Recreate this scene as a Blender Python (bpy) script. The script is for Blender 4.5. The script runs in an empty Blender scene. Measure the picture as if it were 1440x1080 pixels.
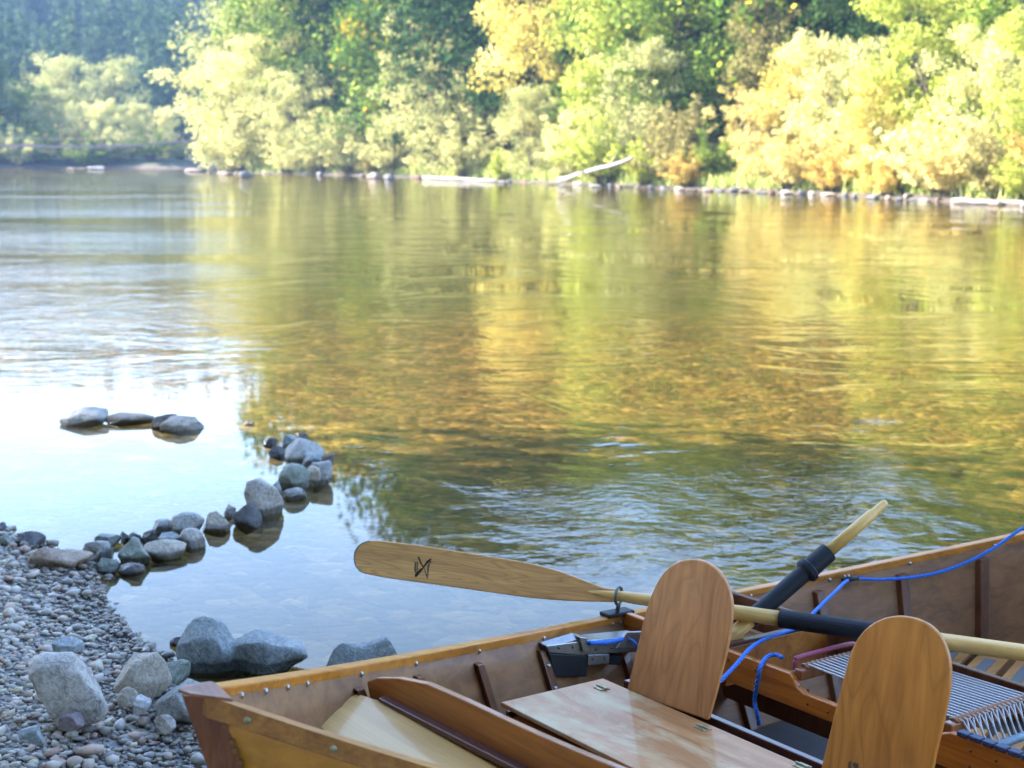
import bpy, math, random
import numpy as np
from mathutils import Vector, Matrix
random.seed(7); rng=np.random.default_rng(7)
C=bpy.context.scene.collection
# ---------------------------------------------------------------- camera numbers
F=1968.4; H=2.086; TH=math.atan((540-218)/F); ct,st=math.cos(TH),math.sin(TH)
def ray(x,y):
    return Vector(((x-720)/F, ct-(y-540)/F*st, -st-(y-540)/F*ct))
EYE=Vector((0,0,H))
def G(x,y,z=0.0):                       # pixel -> point on the level z
    d=ray(x,y); return EYE+d*((z-H)/d.z)
def AT(x,y,dist): return EYE+ray(x,y)*dist
# boat frame: origin at the stem head, x aft, y to the far side, z up
STEM=Vector((-.639,2.592,1.065))
RB=(Matrix.Rotation(math.radians(36.73),3,'Z')@Matrix.Rotation(math.radians(2.54),3,'Y')@Matrix.Rotation(math.radians(-.85),3,'X'))
RBT=RB.transposed(); EL=RBT@(EYE-STEM)
def PL(x,y,pt,n):                       # pixel -> point on a plane given in boat coordinates
    d=RBT@ray(x,y); n=Vector(n); t=(Vector(pt)-EL).dot(n)/d.dot(n); return EL+d*t
def B(x,y,h): return PL(x,y,(0,0,h),(0,0,1))
def BS(x,y,s): return PL(x,y,(s,0,0),(1,0,0))
def BY(x,y,v): return PL(x,y,(0,v,0),(0,1,0))
def L2W(p): return STEM+RB@Vector(p)
def gw(s): return 1.2*(1-abs(1-s/2.5)**1.965)
def gz(s): return -.492*(1-((s-2.5)/2.5)**2)
def prX(l):
    w=L2W(l)-EYE; fw=w.y*ct-w.z*st; return 720+F*w.x/fw
def s_at(px,inset=.045,dz=-.02):        # station on the far gunwale seen at picture column px
    a,b=0.05,4.6
    for _ in range(40):
        m=(a+b)/2
        if prX((m,gw(m)-inset,gz(m)+dz))<px: a=m
        else: b=m
    return a
# ---------------------------------------------------------------- materials
def nodes(name):
    m=bpy.data.materials.new(name); m.use_nodes=True; nt=m.node_tree; nt.nodes.clear()
    out=nt.nodes.new('ShaderNodeOutputMaterial'); return m,nt,out
def N(nt,t,**kw):
    n=nt.nodes.new(t)
    for k,v in kw.items():
        if k in n.inputs: n.inputs[k].default_value=v
        else: setattr(n,k,v)
    return n
def ramp(nt,fac,stops):
    r=nt.nodes.new('ShaderNodeValToRGB'); e=r.color_ramp.elements
    while len(e)<len(stops): e.new(.5)
    for k,(p,c) in enumerate(stops): e[k].position=p; e[k].color=(*c,1) if len(c)==3 else c
    nt.links.new(fac,r.inputs['Fac']); return r.outputs['Color']
def mix(nt,fac,a,b,blend='MIX'):
    m=nt.nodes.new('ShaderNodeMix'); m.data_type='RGBA'; m.blend_type=blend
    for sock,v in ((m.inputs[0],fac),(m.inputs[6],a),(m.inputs[7],b)):
        if isinstance(v,(int,float)): sock.default_value=v
        elif isinstance(v,tuple): sock.default_value=(*v,1)
        else: nt.links.new(v,sock)
    return m.outputs[2]
def math_(nt,op,a,b=0.0,clamp=False):
    m=nt.nodes.new('ShaderNodeMath'); m.operation=op; m.use_clamp=clamp
    for sock,v in ((m.inputs[0],a),(m.inputs[1],b)):
        if isinstance(v,(int,float)): sock.default_value=v
        else: nt.links.new(v,sock)
    return m.outputs[0]
def coords(nt,scale=(1,1,1),rot=(0,0,0),src='Object',loc=(0,0,0)):
    tc=nt.nodes.new('ShaderNodeTexCoord'); mp=nt.nodes.new('ShaderNodeMapping')
    mp.inputs['Scale'].default_value=scale; mp.inputs['Rotation'].default_value=rot; mp.inputs['Location'].default_value=loc
    nt.links.new(tc.outputs[src],mp.inputs['Vector']); return mp.outputs[0]
def noise(nt,vec,scale,detail=3,rough=.55,dist=0):
    n=N(nt,'ShaderNodeTexNoise',Scale=scale,Detail=detail,Roughness=rough,Distortion=dist); nt.links.new(vec,n.inputs['Vector']); return n.outputs['Fac']
def bump(nt,h,strength,distance,normal=None):
    b=N(nt,'ShaderNodeBump',Strength=strength,Distance=distance); nt.links.new(h,b.inputs['Height'])
    if normal is not None: nt.links.new(normal,b.inputs['Normal'])
    return b.outputs['Normal']
def principled(nt,out,col,rough=.5,normal=None,**kw):
    p=nt.nodes.new('ShaderNodeBsdfPrincipled')
    if isinstance(col,tuple): p.inputs['Base Color'].default_value=(*col,1)
    else: nt.links.new(col,p.inputs['Base Color'])
    if isinstance(rough,(int,float)): p.inputs['Roughness'].default_value=rough
    else: nt.links.new(rough,p.inputs['Roughness'])
    if normal is not None: nt.links.new(normal,p.inputs['Normal'])
    for k,v in kw.items(): p.inputs[k].default_value=v
    nt.links.new(p.outputs[0],out.inputs['Surface']); return p
AX={'x':(1.2,22,22),'y':(22,1.2,22),'z':(22,22,1.2)}
def wood(name,base,dark,axis='x',rough=.35,coat=.6,contrast=1.0,rings=None,wear=None,wearcol=(.6,.5,.36),scale=1.0):
    base=(base[0]*1.08,base[1]*.87,base[2]*.5); dark=(dark[0],dark[1]*.82,dark[2]*.45); wearcol=(wearcol[0]*1.02,wearcol[1]*.92,wearcol[2]*.7)
    m,nt,out=nodes(name)
    sc=tuple(v*scale for v in AX[axis]); v=coords(nt,sc)
    g=noise(nt,v,1.0,5,.6,.6)
    col=ramp(nt,g,[(.30,tuple(d*(1-.25*contrast)+0*d for d in dark)),(.48,tuple((a+b)/2 for a,b in zip(base,dark))),(.62,base),(.8,tuple(min(1,b*1.15) for b in base))])
    fine=noise(nt,coords(nt,tuple(q*5 for q in sc)),1.0,2,.7)
    col=mix(nt,.30*contrast,col,ramp(nt,fine,[(.35,tuple(.55*d for d in dark)),(.6,base)]))
    blot=noise(nt,coords(nt,(3,3,3)),1.3,3,.6)
    col=mix(nt,math_(nt,'MULTIPLY',math_(nt,'SUBTRACT',blot,.42,True),1.1),col,tuple(dark))
    if rings:                           # cathedral figure: widely spaced distorted rings
        fld=noise(nt,coords(nt,rings[0],loc=rings[1]),1.0,1.0,.4,.25)
        sn=math_(nt,'FRACT',math_(nt,'MULTIPLY',fld,rings[3]))
        col=mix(nt,math_(nt,'MULTIPLY',ramp(nt,sn,[(.0,(.9,.9,.9)),(.12,(.35,.35,.35)),(.6,(0,0,0)),(.9,(.45,.45,.45)),(1,(1,1,1))]),rings[2]),col,tuple(.72*d for d in dark))
    r=rough
    if wear:
        w=noise(nt,coords(nt,(2.2,5,5) if axis=='x' else (5,2.2,5)),1.5,6,.65,.4)
        wf=ramp(nt,w,[(wear,(0,0,0)),(wear+.16,(1,1,1))])
        col=mix(nt,wf,col,wearcol); r=math_(nt,'ADD',math_(nt,'MULTIPLY',wf,.3),rough)
    # scuffs and specks
    sp=noise(nt,coords(nt,(9,60,60) if axis=='x' else (60,9,60)),1.0,4,.7)
    col=mix(nt,math_(nt,'MULTIPLY',ramp(nt,sp,[(.66,(0,0,0)),(.74,(1,1,1))]),.35),col,tuple(.45*d for d in dark))
    nrm=bump(nt,g,.12,.004); nrm=bump(nt,blot,.15,.01,nrm)
    rv=math_(nt,'ADD',math_(nt,'MULTIPLY',fine,.25),r) 
    p=principled(nt,out,col,rv,nrm); p.inputs['Coat Weight'].default_value=coat*.9; p.inputs['Specular IOR Level'].default_value=.35; p.inputs['Coat Roughness'].default_value=.09
    return m
def plain(name,col,rough=.5,metal=0.0,var=.25,bs=.1,scale=30):
    m,nt,out=nodes(name); n=noise(nt,coords(nt,(1,1,1)),scale,4,.6)
    c=ramp(nt,n,[(.3,tuple(q*(1-var) for q in col)),(.7,tuple(min(1,q*(1+var)) for q in col))])
    p=principled(nt,out,c,rough,bump(nt,n,bs,.004),Metallic=metal)
    if max(col)<.06: p.inputs['Specular IOR Level'].default_value=.22
    return m
M={}
M['gunwale']=wood('varnished_gunwale',(.56,.27,.055),(.38,.16,.03),'x',.36,.4)
M['gunwale2']=wood('weathered_gunwale',(.42,.215,.075),(.24,.105,.04),'x',.42,.3,wear=.60,wearcol=(.44,.26,.14))
M['stem']=wood('dark_stem_wood',(.26,.105,.055),(.14,.050,.025),'z',.3,.7)
M['stemcap']=wood('purple_brown_wood',(.32,.16,.12),(.19,.085,.06),'y',.42,.3)
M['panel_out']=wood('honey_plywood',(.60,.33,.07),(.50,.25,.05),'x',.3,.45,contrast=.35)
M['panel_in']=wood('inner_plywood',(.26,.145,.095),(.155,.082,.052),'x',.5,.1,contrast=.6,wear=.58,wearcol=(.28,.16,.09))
M['rib']=wood('rib_wood',(.15,.058,.028),(.08,.03,.016),'z',.4,.4)
M['deck']=wood('pale_plywood',(.52,.37,.19),(.42,.28,.12),'y',.4,.25,contrast=.4,wear=.6,wearcol=(.56,.45,.28))
M['brace']=wood('brace_wood',(.46,.21,.06),(.28,.11,.035),'y',.33,.6,wear=.66,wearcol=(.5,.33,.2))
M['purple']=wood('purpleheart',(.085,.028,.035),(.045,.014,.02),'y',.3,.6)
M['lid']=wood('worn_lid_plywood',(.46,.27,.17),(.35,.18,.10),'y',.42,.2,contrast=.3,wear=.48,wearcol=(.52,.44,.33),rings=((1.5,3.5,1),(3,1,.4),.10,9))
M['back']=wood('backrest_maple',(.58,.34,.22),(.42,.22,.13),'z',.36,.4,contrast=.3,rings=((1.0,7.0,2.2),(3,1,.45),.45,11),wear=.60,wearcol=(.55,.37,.24))
M['back2']=wood('backrest_alder',(.60,.31,.10),(.44,.20,.055),'z',.36,.4,contrast=.3,rings=((1.0,7.0,2.0),(1,4.4,2.1),.65,11))
M['thwart']=wood('varnished_fir',(.56,.22,.045),(.36,.115,.022),'y',.24,.9)
M['slat']=wood('floor_slat',(.40,.24,.12),(.26,.14,.06),'x',.55,.1)
M['blade']=wood('ash_blade',(.72,.50,.33),(.52,.32,.19),'x',.34,.45,contrast=.6,rings=((2.0,20,3),(.3,2.0,0),.85,13))
M['shaft']=wood('ash_shaft',(.68,.54,.29),(.52,.37,.18),'x',.36,.45,contrast=.6)
M['rubber']=plain('black_rubber',(.012,.016,.024),.55,0,.3,.3,200)
M['steel']=plain('steel_bolt',(.36,.37,.38),.3,.9,.1)
M['dullmetal']=plain('dull_bronze',(.10,.10,.09),.5,.5)
M['alu']=plain('brushed_aluminium',(.33,.33,.33),.34,.85,.15,.1,60)
M['brass']=plain('tarnished_brass',(.34,.31,.19),.4,.7,.2)
M['blackp']=plain('black_plastic',(.02,.022,.026),.5)
M['bluerope']=plain('blue_rope',(.02,.16,.62),.6,0,.35,.8,220)
M['cord']=plain('pale_cord',(.55,.58,.62),.7,0,.2,.6,300)
M['browncord']=plain('brown_cord',(.30,.13,.06),.6,0,.35,.8,200)
M['pink']=plain('magenta_cord',(.25,.035,.08),.5,0,.3,.6,200)
M['grip']=plain('grey_grit_tape',(.12,.125,.13),.9,0,.4,.5,400)
M['floor']=plain('grey_floor',(.040,.036,.035),.5,0,.3,.2,8)
M['bluetape']=plain('navy_strap',(.03,.05,.11),.6,0,.3,.4,150)
M['tipedge']=plain('worn_grey_tip',(.16,.15,.13),.6)
M['ink2']=plain('faded_mark',(.10,.065,.035),.6)
M['ink']=plain('burnt_mark',(.02,.014,.01),.6)
M['bluegrey']=plain('blue_grey_tube',(.17,.26,.34),.4)
M['bark']=plain('bark',(.09,.07,.055),.9,0,.4,.8,12)
M['paleblark']=plain('pale_bark',(.28,.25,.22),.9,0,.4,.8,12)
M['drift']=plain('bleached_driftwood',(.17,.155,.14),.8,0,.3,.6,6)
M['bridge']=plain('bridge_steel',(.15,.10,.11),.7)
# rocks
def rockmat(name,c1,c2,vein=None):
    m,nt,out=nodes(name); v=coords(nt)
    oi=nt.nodes.new('ShaderNodeObjectInfo')
    n1=noise(nt,v,9,6,.65,.5); n2=noise(nt,v,60,4,.7); n3=noise(nt,v,3.5,3,.6,1.2)
    col=ramp(nt,n1,[(.32,c2),(.55,tuple((a+b)/2 for a,b in zip(c1,c2))),(.7,c1)])
    col=mix(nt,.35,col,ramp(nt,n2,[(.35,tuple(.5*q for q in c2)),(.6,tuple(min(1,1.2*q) for q in c1))]))
    if vein: col=mix(nt,ramp(nt,n3,[(.49,(0,0,0)),(.505,(.4,.4,.4)),(.53,(0,0,0))]),col,vein)
    # wet, darker band where the stone meets the water
    ge=nt.nodes.new('ShaderNodeNewGeometry'); sx=nt.nodes.new('ShaderNodeSeparateXYZ'); nt.links.new(ge.outputs['Position'],sx.inputs[0])
    wl=math_(nt,'ADD',sx.outputs['Z'],math_(nt,'MULTIPLY',math_(nt,'SUBTRACT',n1,.5),.05))
    wet=ramp(nt,wl,[(.0,(1,1,1)),(.040,(1,1,1)),(.056,(0,0,0)),(1,(0,0,0))])
    col=mix(nt,wet,col,mix(nt,.68,col,(.02,.018,.012)))
    cr=N(nt,'ShaderNodeTexVoronoi',Scale=7.0); cr.feature='DISTANCE_TO_EDGE'; wv=nt.nodes.new('ShaderNodeVectorMath'); wv.operation='ADD'; nt.links.new(v,wv.inputs[0])
    wn=N(nt,'ShaderNodeTexNoise',Scale=5.0,Detail=3.0); nt.links.new(v,wn.inputs['Vector']); ws=nt.nodes.new('ShaderNodeVectorMath'); ws.operation='SCALE'; ws.inputs['Scale'].default_value=.35; nt.links.new(wn.outputs['Color'],ws.inputs[0]); nt.links.new(ws.outputs[0],wv.inputs[1]); nt.links.new(wv.outputs[0],cr.inputs['Vector'])
    crk=math_(nt,'MULTIPLY',ramp(nt,cr.outputs['Distance'],[(0,(0,0,0)),(.035,(1,1,1)),(1,(1,1,1))]),1.0)
    col=mix(nt,math_(nt,'MULTIPLY',math_(nt,'SUBTRACT',1.0,crk),math_(nt,'MULTIPLY',n3,.8)),col,mix(nt,.6,col,(.03,.028,.025)))
    nrm=bump(nt,n1,.9,.03); nrm=bump(nt,n2,.6,.006,nrm); nrm=bump(nt,crk,.35,.012,nrm)
    rg=mix(nt,wet,(.75,.75,.75),(.2,.2,.2))
    principled(nt,out,col,rg,nrm); return m
RM={'grey':rockmat('grey_stone',(.42,.41,.38),(.20,.20,.19)),
 'blue':rockmat('blue_grey_stone',(.31,.345,.345),(.13,.155,.165),(.46,.46,.44)),
 'green':rockmat('green_grey_stone',(.31,.34,.29),(.14,.17,.14)),
 'beige':rockmat('beige_stone',(.50,.44,.35),(.33,.28,.22)),
 'pale':rockmat('pale_speckled_stone',(.60,.55,.48),(.26,.23,.21)),
 'tan':rockmat('tan_stone',(.42,.32,.24),(.22,.16,.12),(.12,.09,.07)),
 'red':rockmat('red_brown_stone',(.20,.09,.06),(.09,.045,.04)),
 'purple':rockmat('purple_grey_stone',(.27,.22,.23),(.15,.12,.13)),
 'dark':rockmat('dark_stone',(.15,.145,.15),(.06,.06,.065)),
 'brown':rockmat('brown_stone',(.20,.15,.11),(.10,.075,.055)),
 'white':rockmat('white_stone',(.62,.60,.58),(.38,.37,.37))}
def pebblemat():
    m,nt,out=nodes('mixed_pebbles')
    at=N(nt,'ShaderNodeAttribute',attribute_name='v'); v=coords(nt)
    oi=nt.nodes.new('ShaderNodeObjectInfo')
    fac=math_(nt,'FRACT',math_(nt,'ADD',at.outputs['Fac'],math_(nt,'MULTIPLY',oi.outputs['Random'],7.31)))
    col=ramp(nt,fac,[(0,(0.16,0.15,0.13)),(.10,(0.52,0.46,0.38)),(.22,(0.34,0.33,0.28)),(.33,(0.79,0.66,0.54)),(.45,(0.49,0.44,0.36)),(.55,(0.68,0.46,0.34)),(.64,(0.29,0.25,0.24)),(.74,(0.82,0.77,0.66)),(.83,(0.57,0.33,0.23)),(.91,(0.43,0.40,0.31)),(1,(0.82,0.72,0.47))])
    n=noise(nt,v,55,4,.7); col=mix(nt,.5,col,mix(nt,n,(.05,.055,.06),col)); col=mix(nt,ramp(nt,noise(nt,v,130,2,.6),[(.62,(0,0,0)),(.7,(.5,.5,.5))]),col,(.5,.5,.5))
    ge=nt.nodes.new('ShaderNodeNewGeometry'); sx=nt.nodes.new('ShaderNodeSeparateXYZ'); nt.links.new(ge.outputs['Position'],sx.inputs[0])
    wet=ramp(nt,sx.outputs['Z'],[(.0,(1,1,1)),(.045,(1,1,1)),(.085,(0,0,0)),(1,(0,0,0))])
    col=mix(nt,wet,col,mix(nt,.62,col,(.02,.018,.012)))
    rg=mix(nt,wet,(.7,.7,.7),(.22,.22,.22))
    principled(nt,out,col,rg,bump(nt,n,.3,.003)); return m
M['pebble']=pebblemat()
def leafmat(name,c1,c2,c3=None):
    m,nt,out=nodes(name); at=N(nt,'ShaderNodeAttribute',attribute_name='v')
    oi=nt.nodes.new('ShaderNodeObjectInfo')
    st_=[(.1,c1),(.6,c2)]+([(.92,c3)] if c3 else [(.95,tuple(1.15*q for q in c2))])
    col=ramp(nt,at.outputs['Fac'],st_)
    d=nt.nodes.new('ShaderNodeBsdfDiffuse'); t=nt.nodes.new('ShaderNodeBsdfTranslucent'); s=nt.nodes.new('ShaderNodeMixShader'); s.inputs[0].default_value=.26
    nt.links.new(col,d.inputs[0]); nt.links.new(col,t.inputs[0]); nt.links.new(d.outputs[0],s.inputs[1]); nt.links.new(t.outputs[0],s.inputs[2])
    nt.links.new(s.outputs[0],out.inputs['Surface']); return m
LM={'yellow':leafmat('yellow_leaves',(0.420,0.330,0.060),(0.620,0.520,0.140),(0.700,0.640,0.260)),
 'gold':leafmat('golden_leaves',(0.386,0.239,0.046),(0.534,0.386,0.101),(0.589,0.497,0.184)),
 'peach':leafmat('buff_leaves',(.44,.31,.10),(.60,.49,.17),(.66,.60,.24)),
 'cream':leafmat('pale_yellow_green_leaves',(0.386,0.389,0.130),(0.612,0.583,0.238),(0.726,0.626,0.281)),
 'sage':leafmat('sage_leaves',(0.242,0.259,0.092),(0.435,0.421,0.165),(0.605,0.540,0.230)),
 'lime':leafmat('bright_green_leaves',(0.202,0.240,0.034),(0.403,0.440,0.085),(0.582,0.560,0.136)),
 'green':leafmat('green_leaves',(0.054,0.096,0.016),(0.151,0.211,0.037),(0.344,0.365,0.065)),
 'maple':leafmat('maple_leaves',(0.046,0.101,0.016),(0.134,0.221,0.031),(0.639,0.423,0.039)),
 'dark':leafmat('dark_needles',(.018,.036,.011),(.036,.068,.020),(.056,.096,.032)),
 'conifer':leafmat('conifer_needles',(.028,.048,.024),(.056,.088,.040),(.088,.120,.056)),
 'hazyc':leafmat('mid_conifer_needles',(0.129,0.163,0.049),(0.258,0.278,0.090),(0.366,0.365,0.131)),
 'olive':leafmat('olive_brown_leaves',(0.138,0.120,0.041),(0.276,0.239,0.083),(0.386,0.340,0.129)),
 'grass':leafmat('bank_grass',(0.163,0.211,0.048),(0.346,0.384,0.106),(0.480,0.461,0.192))}
# ---------------------------------------------------------------- mesh helpers
def tagp(o,label=None,cat=None,group=None,kind=None):
    if label: o['label']=label
    if cat: o['category']=cat
    if group: o['group']=group
    if kind: o['kind']=kind
    return o
def empty(name,loc,label,cat,group=None,mat3=None):
    o=bpy.data.objects.new(name,None); C.objects.link(o); o.empty_display_size=.1
    m=Matrix.Translation(loc)
    if mat3 is not None: m=m@mat3.to_4x4()
    o.matrix_world=m; return tagp(o,label,cat,group)
class MB:
    def __init__(s): s.v=[]; s.f=[]
    def poly(s,pts,faces):
        b=len(s.v); s.v+= [tuple(p) for p in pts]; s.f+=[tuple(b+i for i in f) for f in faces]; return s
    def prism(s,pts,off):
        off=Vector(off); n=len(pts); a=[Vector(p) for p in pts]; b=[p+off for p in a]
        return s.poly(a+b,[tuple(range(n))[::-1],tuple(range(n,2*n))]+[(i,(i+1)%n,n+(i+1)%n,n+i) for i in range(n)])
    def box(s,c,sz,mat3=None):
        c=Vector(c); h=[q/2 for q in sz]; pts=[Vector((x*h[0],y*h[1],z*h[2])) for z in (-1,1) for x,y in ((-1,-1),(1,-1),(1,1),(-1,1))]
        if mat3 is not None: pts=[mat3@p for p in pts]
        return s.poly([c+p for p in pts],[(3,2,1,0),(4,5,6,7),(0,1,5,4),(1,2,6,5),(2,3,7,6),(3,0,4,7)])
    def tube(s,pts,r,n=10,cap=True):
        pts=[Vector(p) for p in pts]; m=len(pts); rs=r if isinstance(r,(list,tuple)) else [r]*m
        T=[(pts[min(i+1,m-1)]-pts[max(i-1,0)]).normalized() for i in range(m)]
        u=T[0].orthogonal().normalized(); b=len(s.v)
        for i in range(m):
            u=(u-T[i]*u.dot(T[i])).normalized(); w=T[i].cross(u)
            for k in range(n):
                a=2*math.pi*k/n; s.v.append(tuple(pts[i]+(u*math.cos(a)+w*math.sin(a))*rs[i]))
        for i in range(m-1):
            for k in range(n):
                s.f.append((b+i*n+k,b+i*n+(k+1)%n,b+(i+1)*n+(k+1)%n,b+(i+1)*n+k))
        if cap: s.f.append(tuple(b+k for k in range(n))[::-1]); s.f.append(tuple(b+(m-1)*n+k for k in range(n)))
        return s
    def grid(s,rows):
        b=len(s.v); n=len(rows[0]); 
        for r in rows: s.v+=[tuple(p) for p in r]
        for i in range(len(rows)-1):
            for k in range(n-1): s.f.append((b+i*n+k,b+i*n+k+1,b+(i+1)*n+k+1,b+(i+1)*n+k))
        return s
    def dome(s,c,n,r,squash=.6):
        c=Vector(c); n=Vector(n).normalized(); u=n.orthogonal().normalized(); w=n.cross(u); b=len(s.v); K=10
        rings=[(1,0),(.92,.45),(.6,.85)]
        for rr,hh in rings:
            for k in range(K):
                a=2*math.pi*k/K; s.v.append(tuple(c+(u*math.cos(a)+w*math.sin(a))*r*rr+n*r*hh*squash))
        s.v.append(tuple(c+n*r*squash))
        for i in range(2):
            for k in range(K): s.f.append((b+i*K+k,b+i*K+(k+1)%K,b+(i+1)*K+(k+1)%K,b+(i+1)*K+k))
        for k in range(K): s.f.append((b+2*K+k,b+2*K+(k+1)%K,b+3*K))
        return s
    def build(s,name,mat,parent=None,bevel=0,smooth=False,solid=0,seg=2):
        me=bpy.data.meshes.new(name); me.from_pydata(s.v,[],s.f); me.update()
        me.materials.append(mat); o=bpy.data.objects.new(name,me); C.objects.link(o)
        if parent is not None: o.parent=parent
        if smooth: me.shade_smooth()
        if solid: md=o.modifiers.new('t','SOLIDIFY'); md.thickness=solid; md.offset=-1
        if bevel: md=o.modifiers.new('b','BEVEL'); md.width=bevel; md.segments=seg; md.limit_method='ANGLE'; md.angle_limit=math.radians(40)
        return o
def catmull(p,n=10):
    p=[Vector(q) for q in p]; p=[p[0]*2-p[1]]+p+[p[-1]*2-p[-2]]; out=[]
    for i in range(1,len(p)-2):
        for k in range(n):
            t=k/n; a,b,c,d=p[i-1:i+3]
            out.append(.5*((2*b)+(c-a)*t+(2*a-5*b+4*c-d)*t*t+(3*b-a-3*c+d)*t**3))
    out.append(p[-2]); return out
def npmesh(name,V,Fq,mat,attr=None,smooth=False):
    me=bpy.data.meshes.new(name); k=Fq.shape[1]
    me.vertices.add(len(V)); me.vertices.foreach_set('co',V.astype(np.float32).ravel())
    me.loops.add(Fq.size); me.loops.foreach_set('vertex_index',Fq.astype(np.int32).ravel())
    me.polygons.add(len(Fq)); me.polygons.foreach_set('loop_start',np.arange(0,Fq.size,k,dtype=np.int32)); me.polygons.foreach_set('loop_total',np.full(len(Fq),k,dtype=np.int32))
    if smooth: me.polygons.foreach_set('use_smooth',np.ones(len(Fq),dtype=bool))
    me.update(calc_edges=True)
    if attr is not None:
        a=me.attributes.new('v','FLOAT','POINT'); a.data.foreach_set('value',attr.astype(np.float32))
    if mat: me.materials.append(mat)
    return me
# ---------------------------------------------------------------- terrain
near=[(140,-120),(60,-45),(20,-12),(4,-1.5),(.9,1.9),(-.55,3.2),(-1.05,4.55),(-1.34,5.34),(-1.45,5.6),(-1.63,5.8),(-1.91,6.33),(-2.14,6.9),(-2.54,7.32),(-2.89,7.66),(-4.5,9.0),(-9,14),(-20,32),(-45,80),(-75,130),(-98,190)]
far=[(-105,216),(-80.1,221.5),(-66.7,221.5),(-52,219),(-46,240),(-38,262),(-30,250),(-31,200),(-32.1,168.3),(-23.5,155.8),(-16,145),(-7.9,131.4),(-1.1,113.6),(6.25,95.5),(11.8,84),(17,73.6),(21.1,58.2),(27,42),(45,15),(90,-20),(170,-80)]
RIV=np.array(near+far,float)
def segd(px,py,poly):
    d=np.full(px.shape,1e9)
    for (ax,ay),(bx,by) in zip(poly[:-1],poly[1:]):
        ex,ey=bx-ax,by-ay; t=np.clip(((px-ax)*ex+(py-ay)*ey)/(ex*ex+ey*ey),0,1); d=np.minimum(d,np.hypot(px-ax-t*ex,py-ay-t*ey))
    return d
def inside(px,py):
    r=np.zeros(px.shape,bool); n=len(RIV)
    for i in range(n):
        ax,ay=RIV[i]; bx,by=RIV[(i+1)%n]
        if ay==by: continue
        cnd=((ay>py)!=(by>py))&(px<(bx-ax)*(py-ay)/(by-ay)+ax); r^=cnd
    return r
def sstep(x,a,b): t=np.clip((x-a)/(b-a),0,1); return t*t*(3-2*t)
def vn(x,y,s,seed=0):                  # cheap smooth value noise
    x=x*s+seed*17.3; y=y*s-seed*9.1; xi=np.floor(x); yi=np.floor(y); fx=x-xi; fy=y-yi; fx=fx*fx*(3-2*fx); fy=fy*fy*(3-2*fy)
    def h(a,b): q=np.sin(a*127.1+b*311.7+seed)*43758.5453; return q-np.floor(q)
    return (h(xi,yi)*(1-fx)+h(xi+1,yi)*fx)*(1-fy)+(h(xi,yi+1)*(1-fx)+h(xi+1,yi+1)*fx)*fy
def terrain(x,y):
    x=np.asarray(x,float); y=np.asarray(y,float)
    ins=inside(x,y); dn=segd(x,y,near); df=segd(x,y,far)
    zr=-np.minimum(.015+.075*dn,.02+.12*df); zr=np.maximum(zr,-.55-.3*vn(x,y,.06,3)-.9*sstep(y,18,42)); zr=zr+.05*(vn(x,y,1.6,1)-.5)*np.clip(dn,0,1)*np.clip(df,0,1)
    zn=np.minimum(.02+.11*dn,1.2+.02*dn)+.03*(vn(x,y,1.2,2)-.5)*np.clip(dn,0,1)
    zf=.02+.22*np.clip(df,0,1.5)+.24*np.clip(df-1.5,0,2.5)+.36*np.clip(df-4,0,120)+2.2*(vn(x,y,.06,5)-.5)*np.clip(df/10,0,1)
    left=sstep(-x,20,60)*sstep(y,215,225)          # behind the bend the ground starts flat, then climbs as the wooded hill
    zl=.05+.25*np.clip(df,0,6)+.225*np.clip(y-275,0,260)*(.8+.4*vn(x,y,.008,8))
    zf=zf*(1-left)+zl*left
    z=np.where(ins,zr,np.where(dn<df,zn,zf)); return z
def tz(x,y): return float(terrain(np.array([x]),np.array([y]))[0])
def sinhgrid(n,a,b,c0): t=np.linspace(-1,1,n); return c0+a*np.sinh(b*t)
xs=sinhgrid(420,4,5.6,-1.2); ys=np.concatenate([sinhgrid(420,4,5.9,6.5)]); ys=ys[ys>-160]
X,Y=np.meshgrid(xs,ys); Z=terrain(X,Y)
V=np.stack([X,Y,Z],-1).reshape(-1,3); nx=len(xs); idx=np.arange(len(V)).reshape(X.shape)
FQ=np.stack([idx[:-1,:-1],idx[:-1,1:],idx[1:,1:],idx[1:,:-1]],-1).reshape(-1,4)
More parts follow.
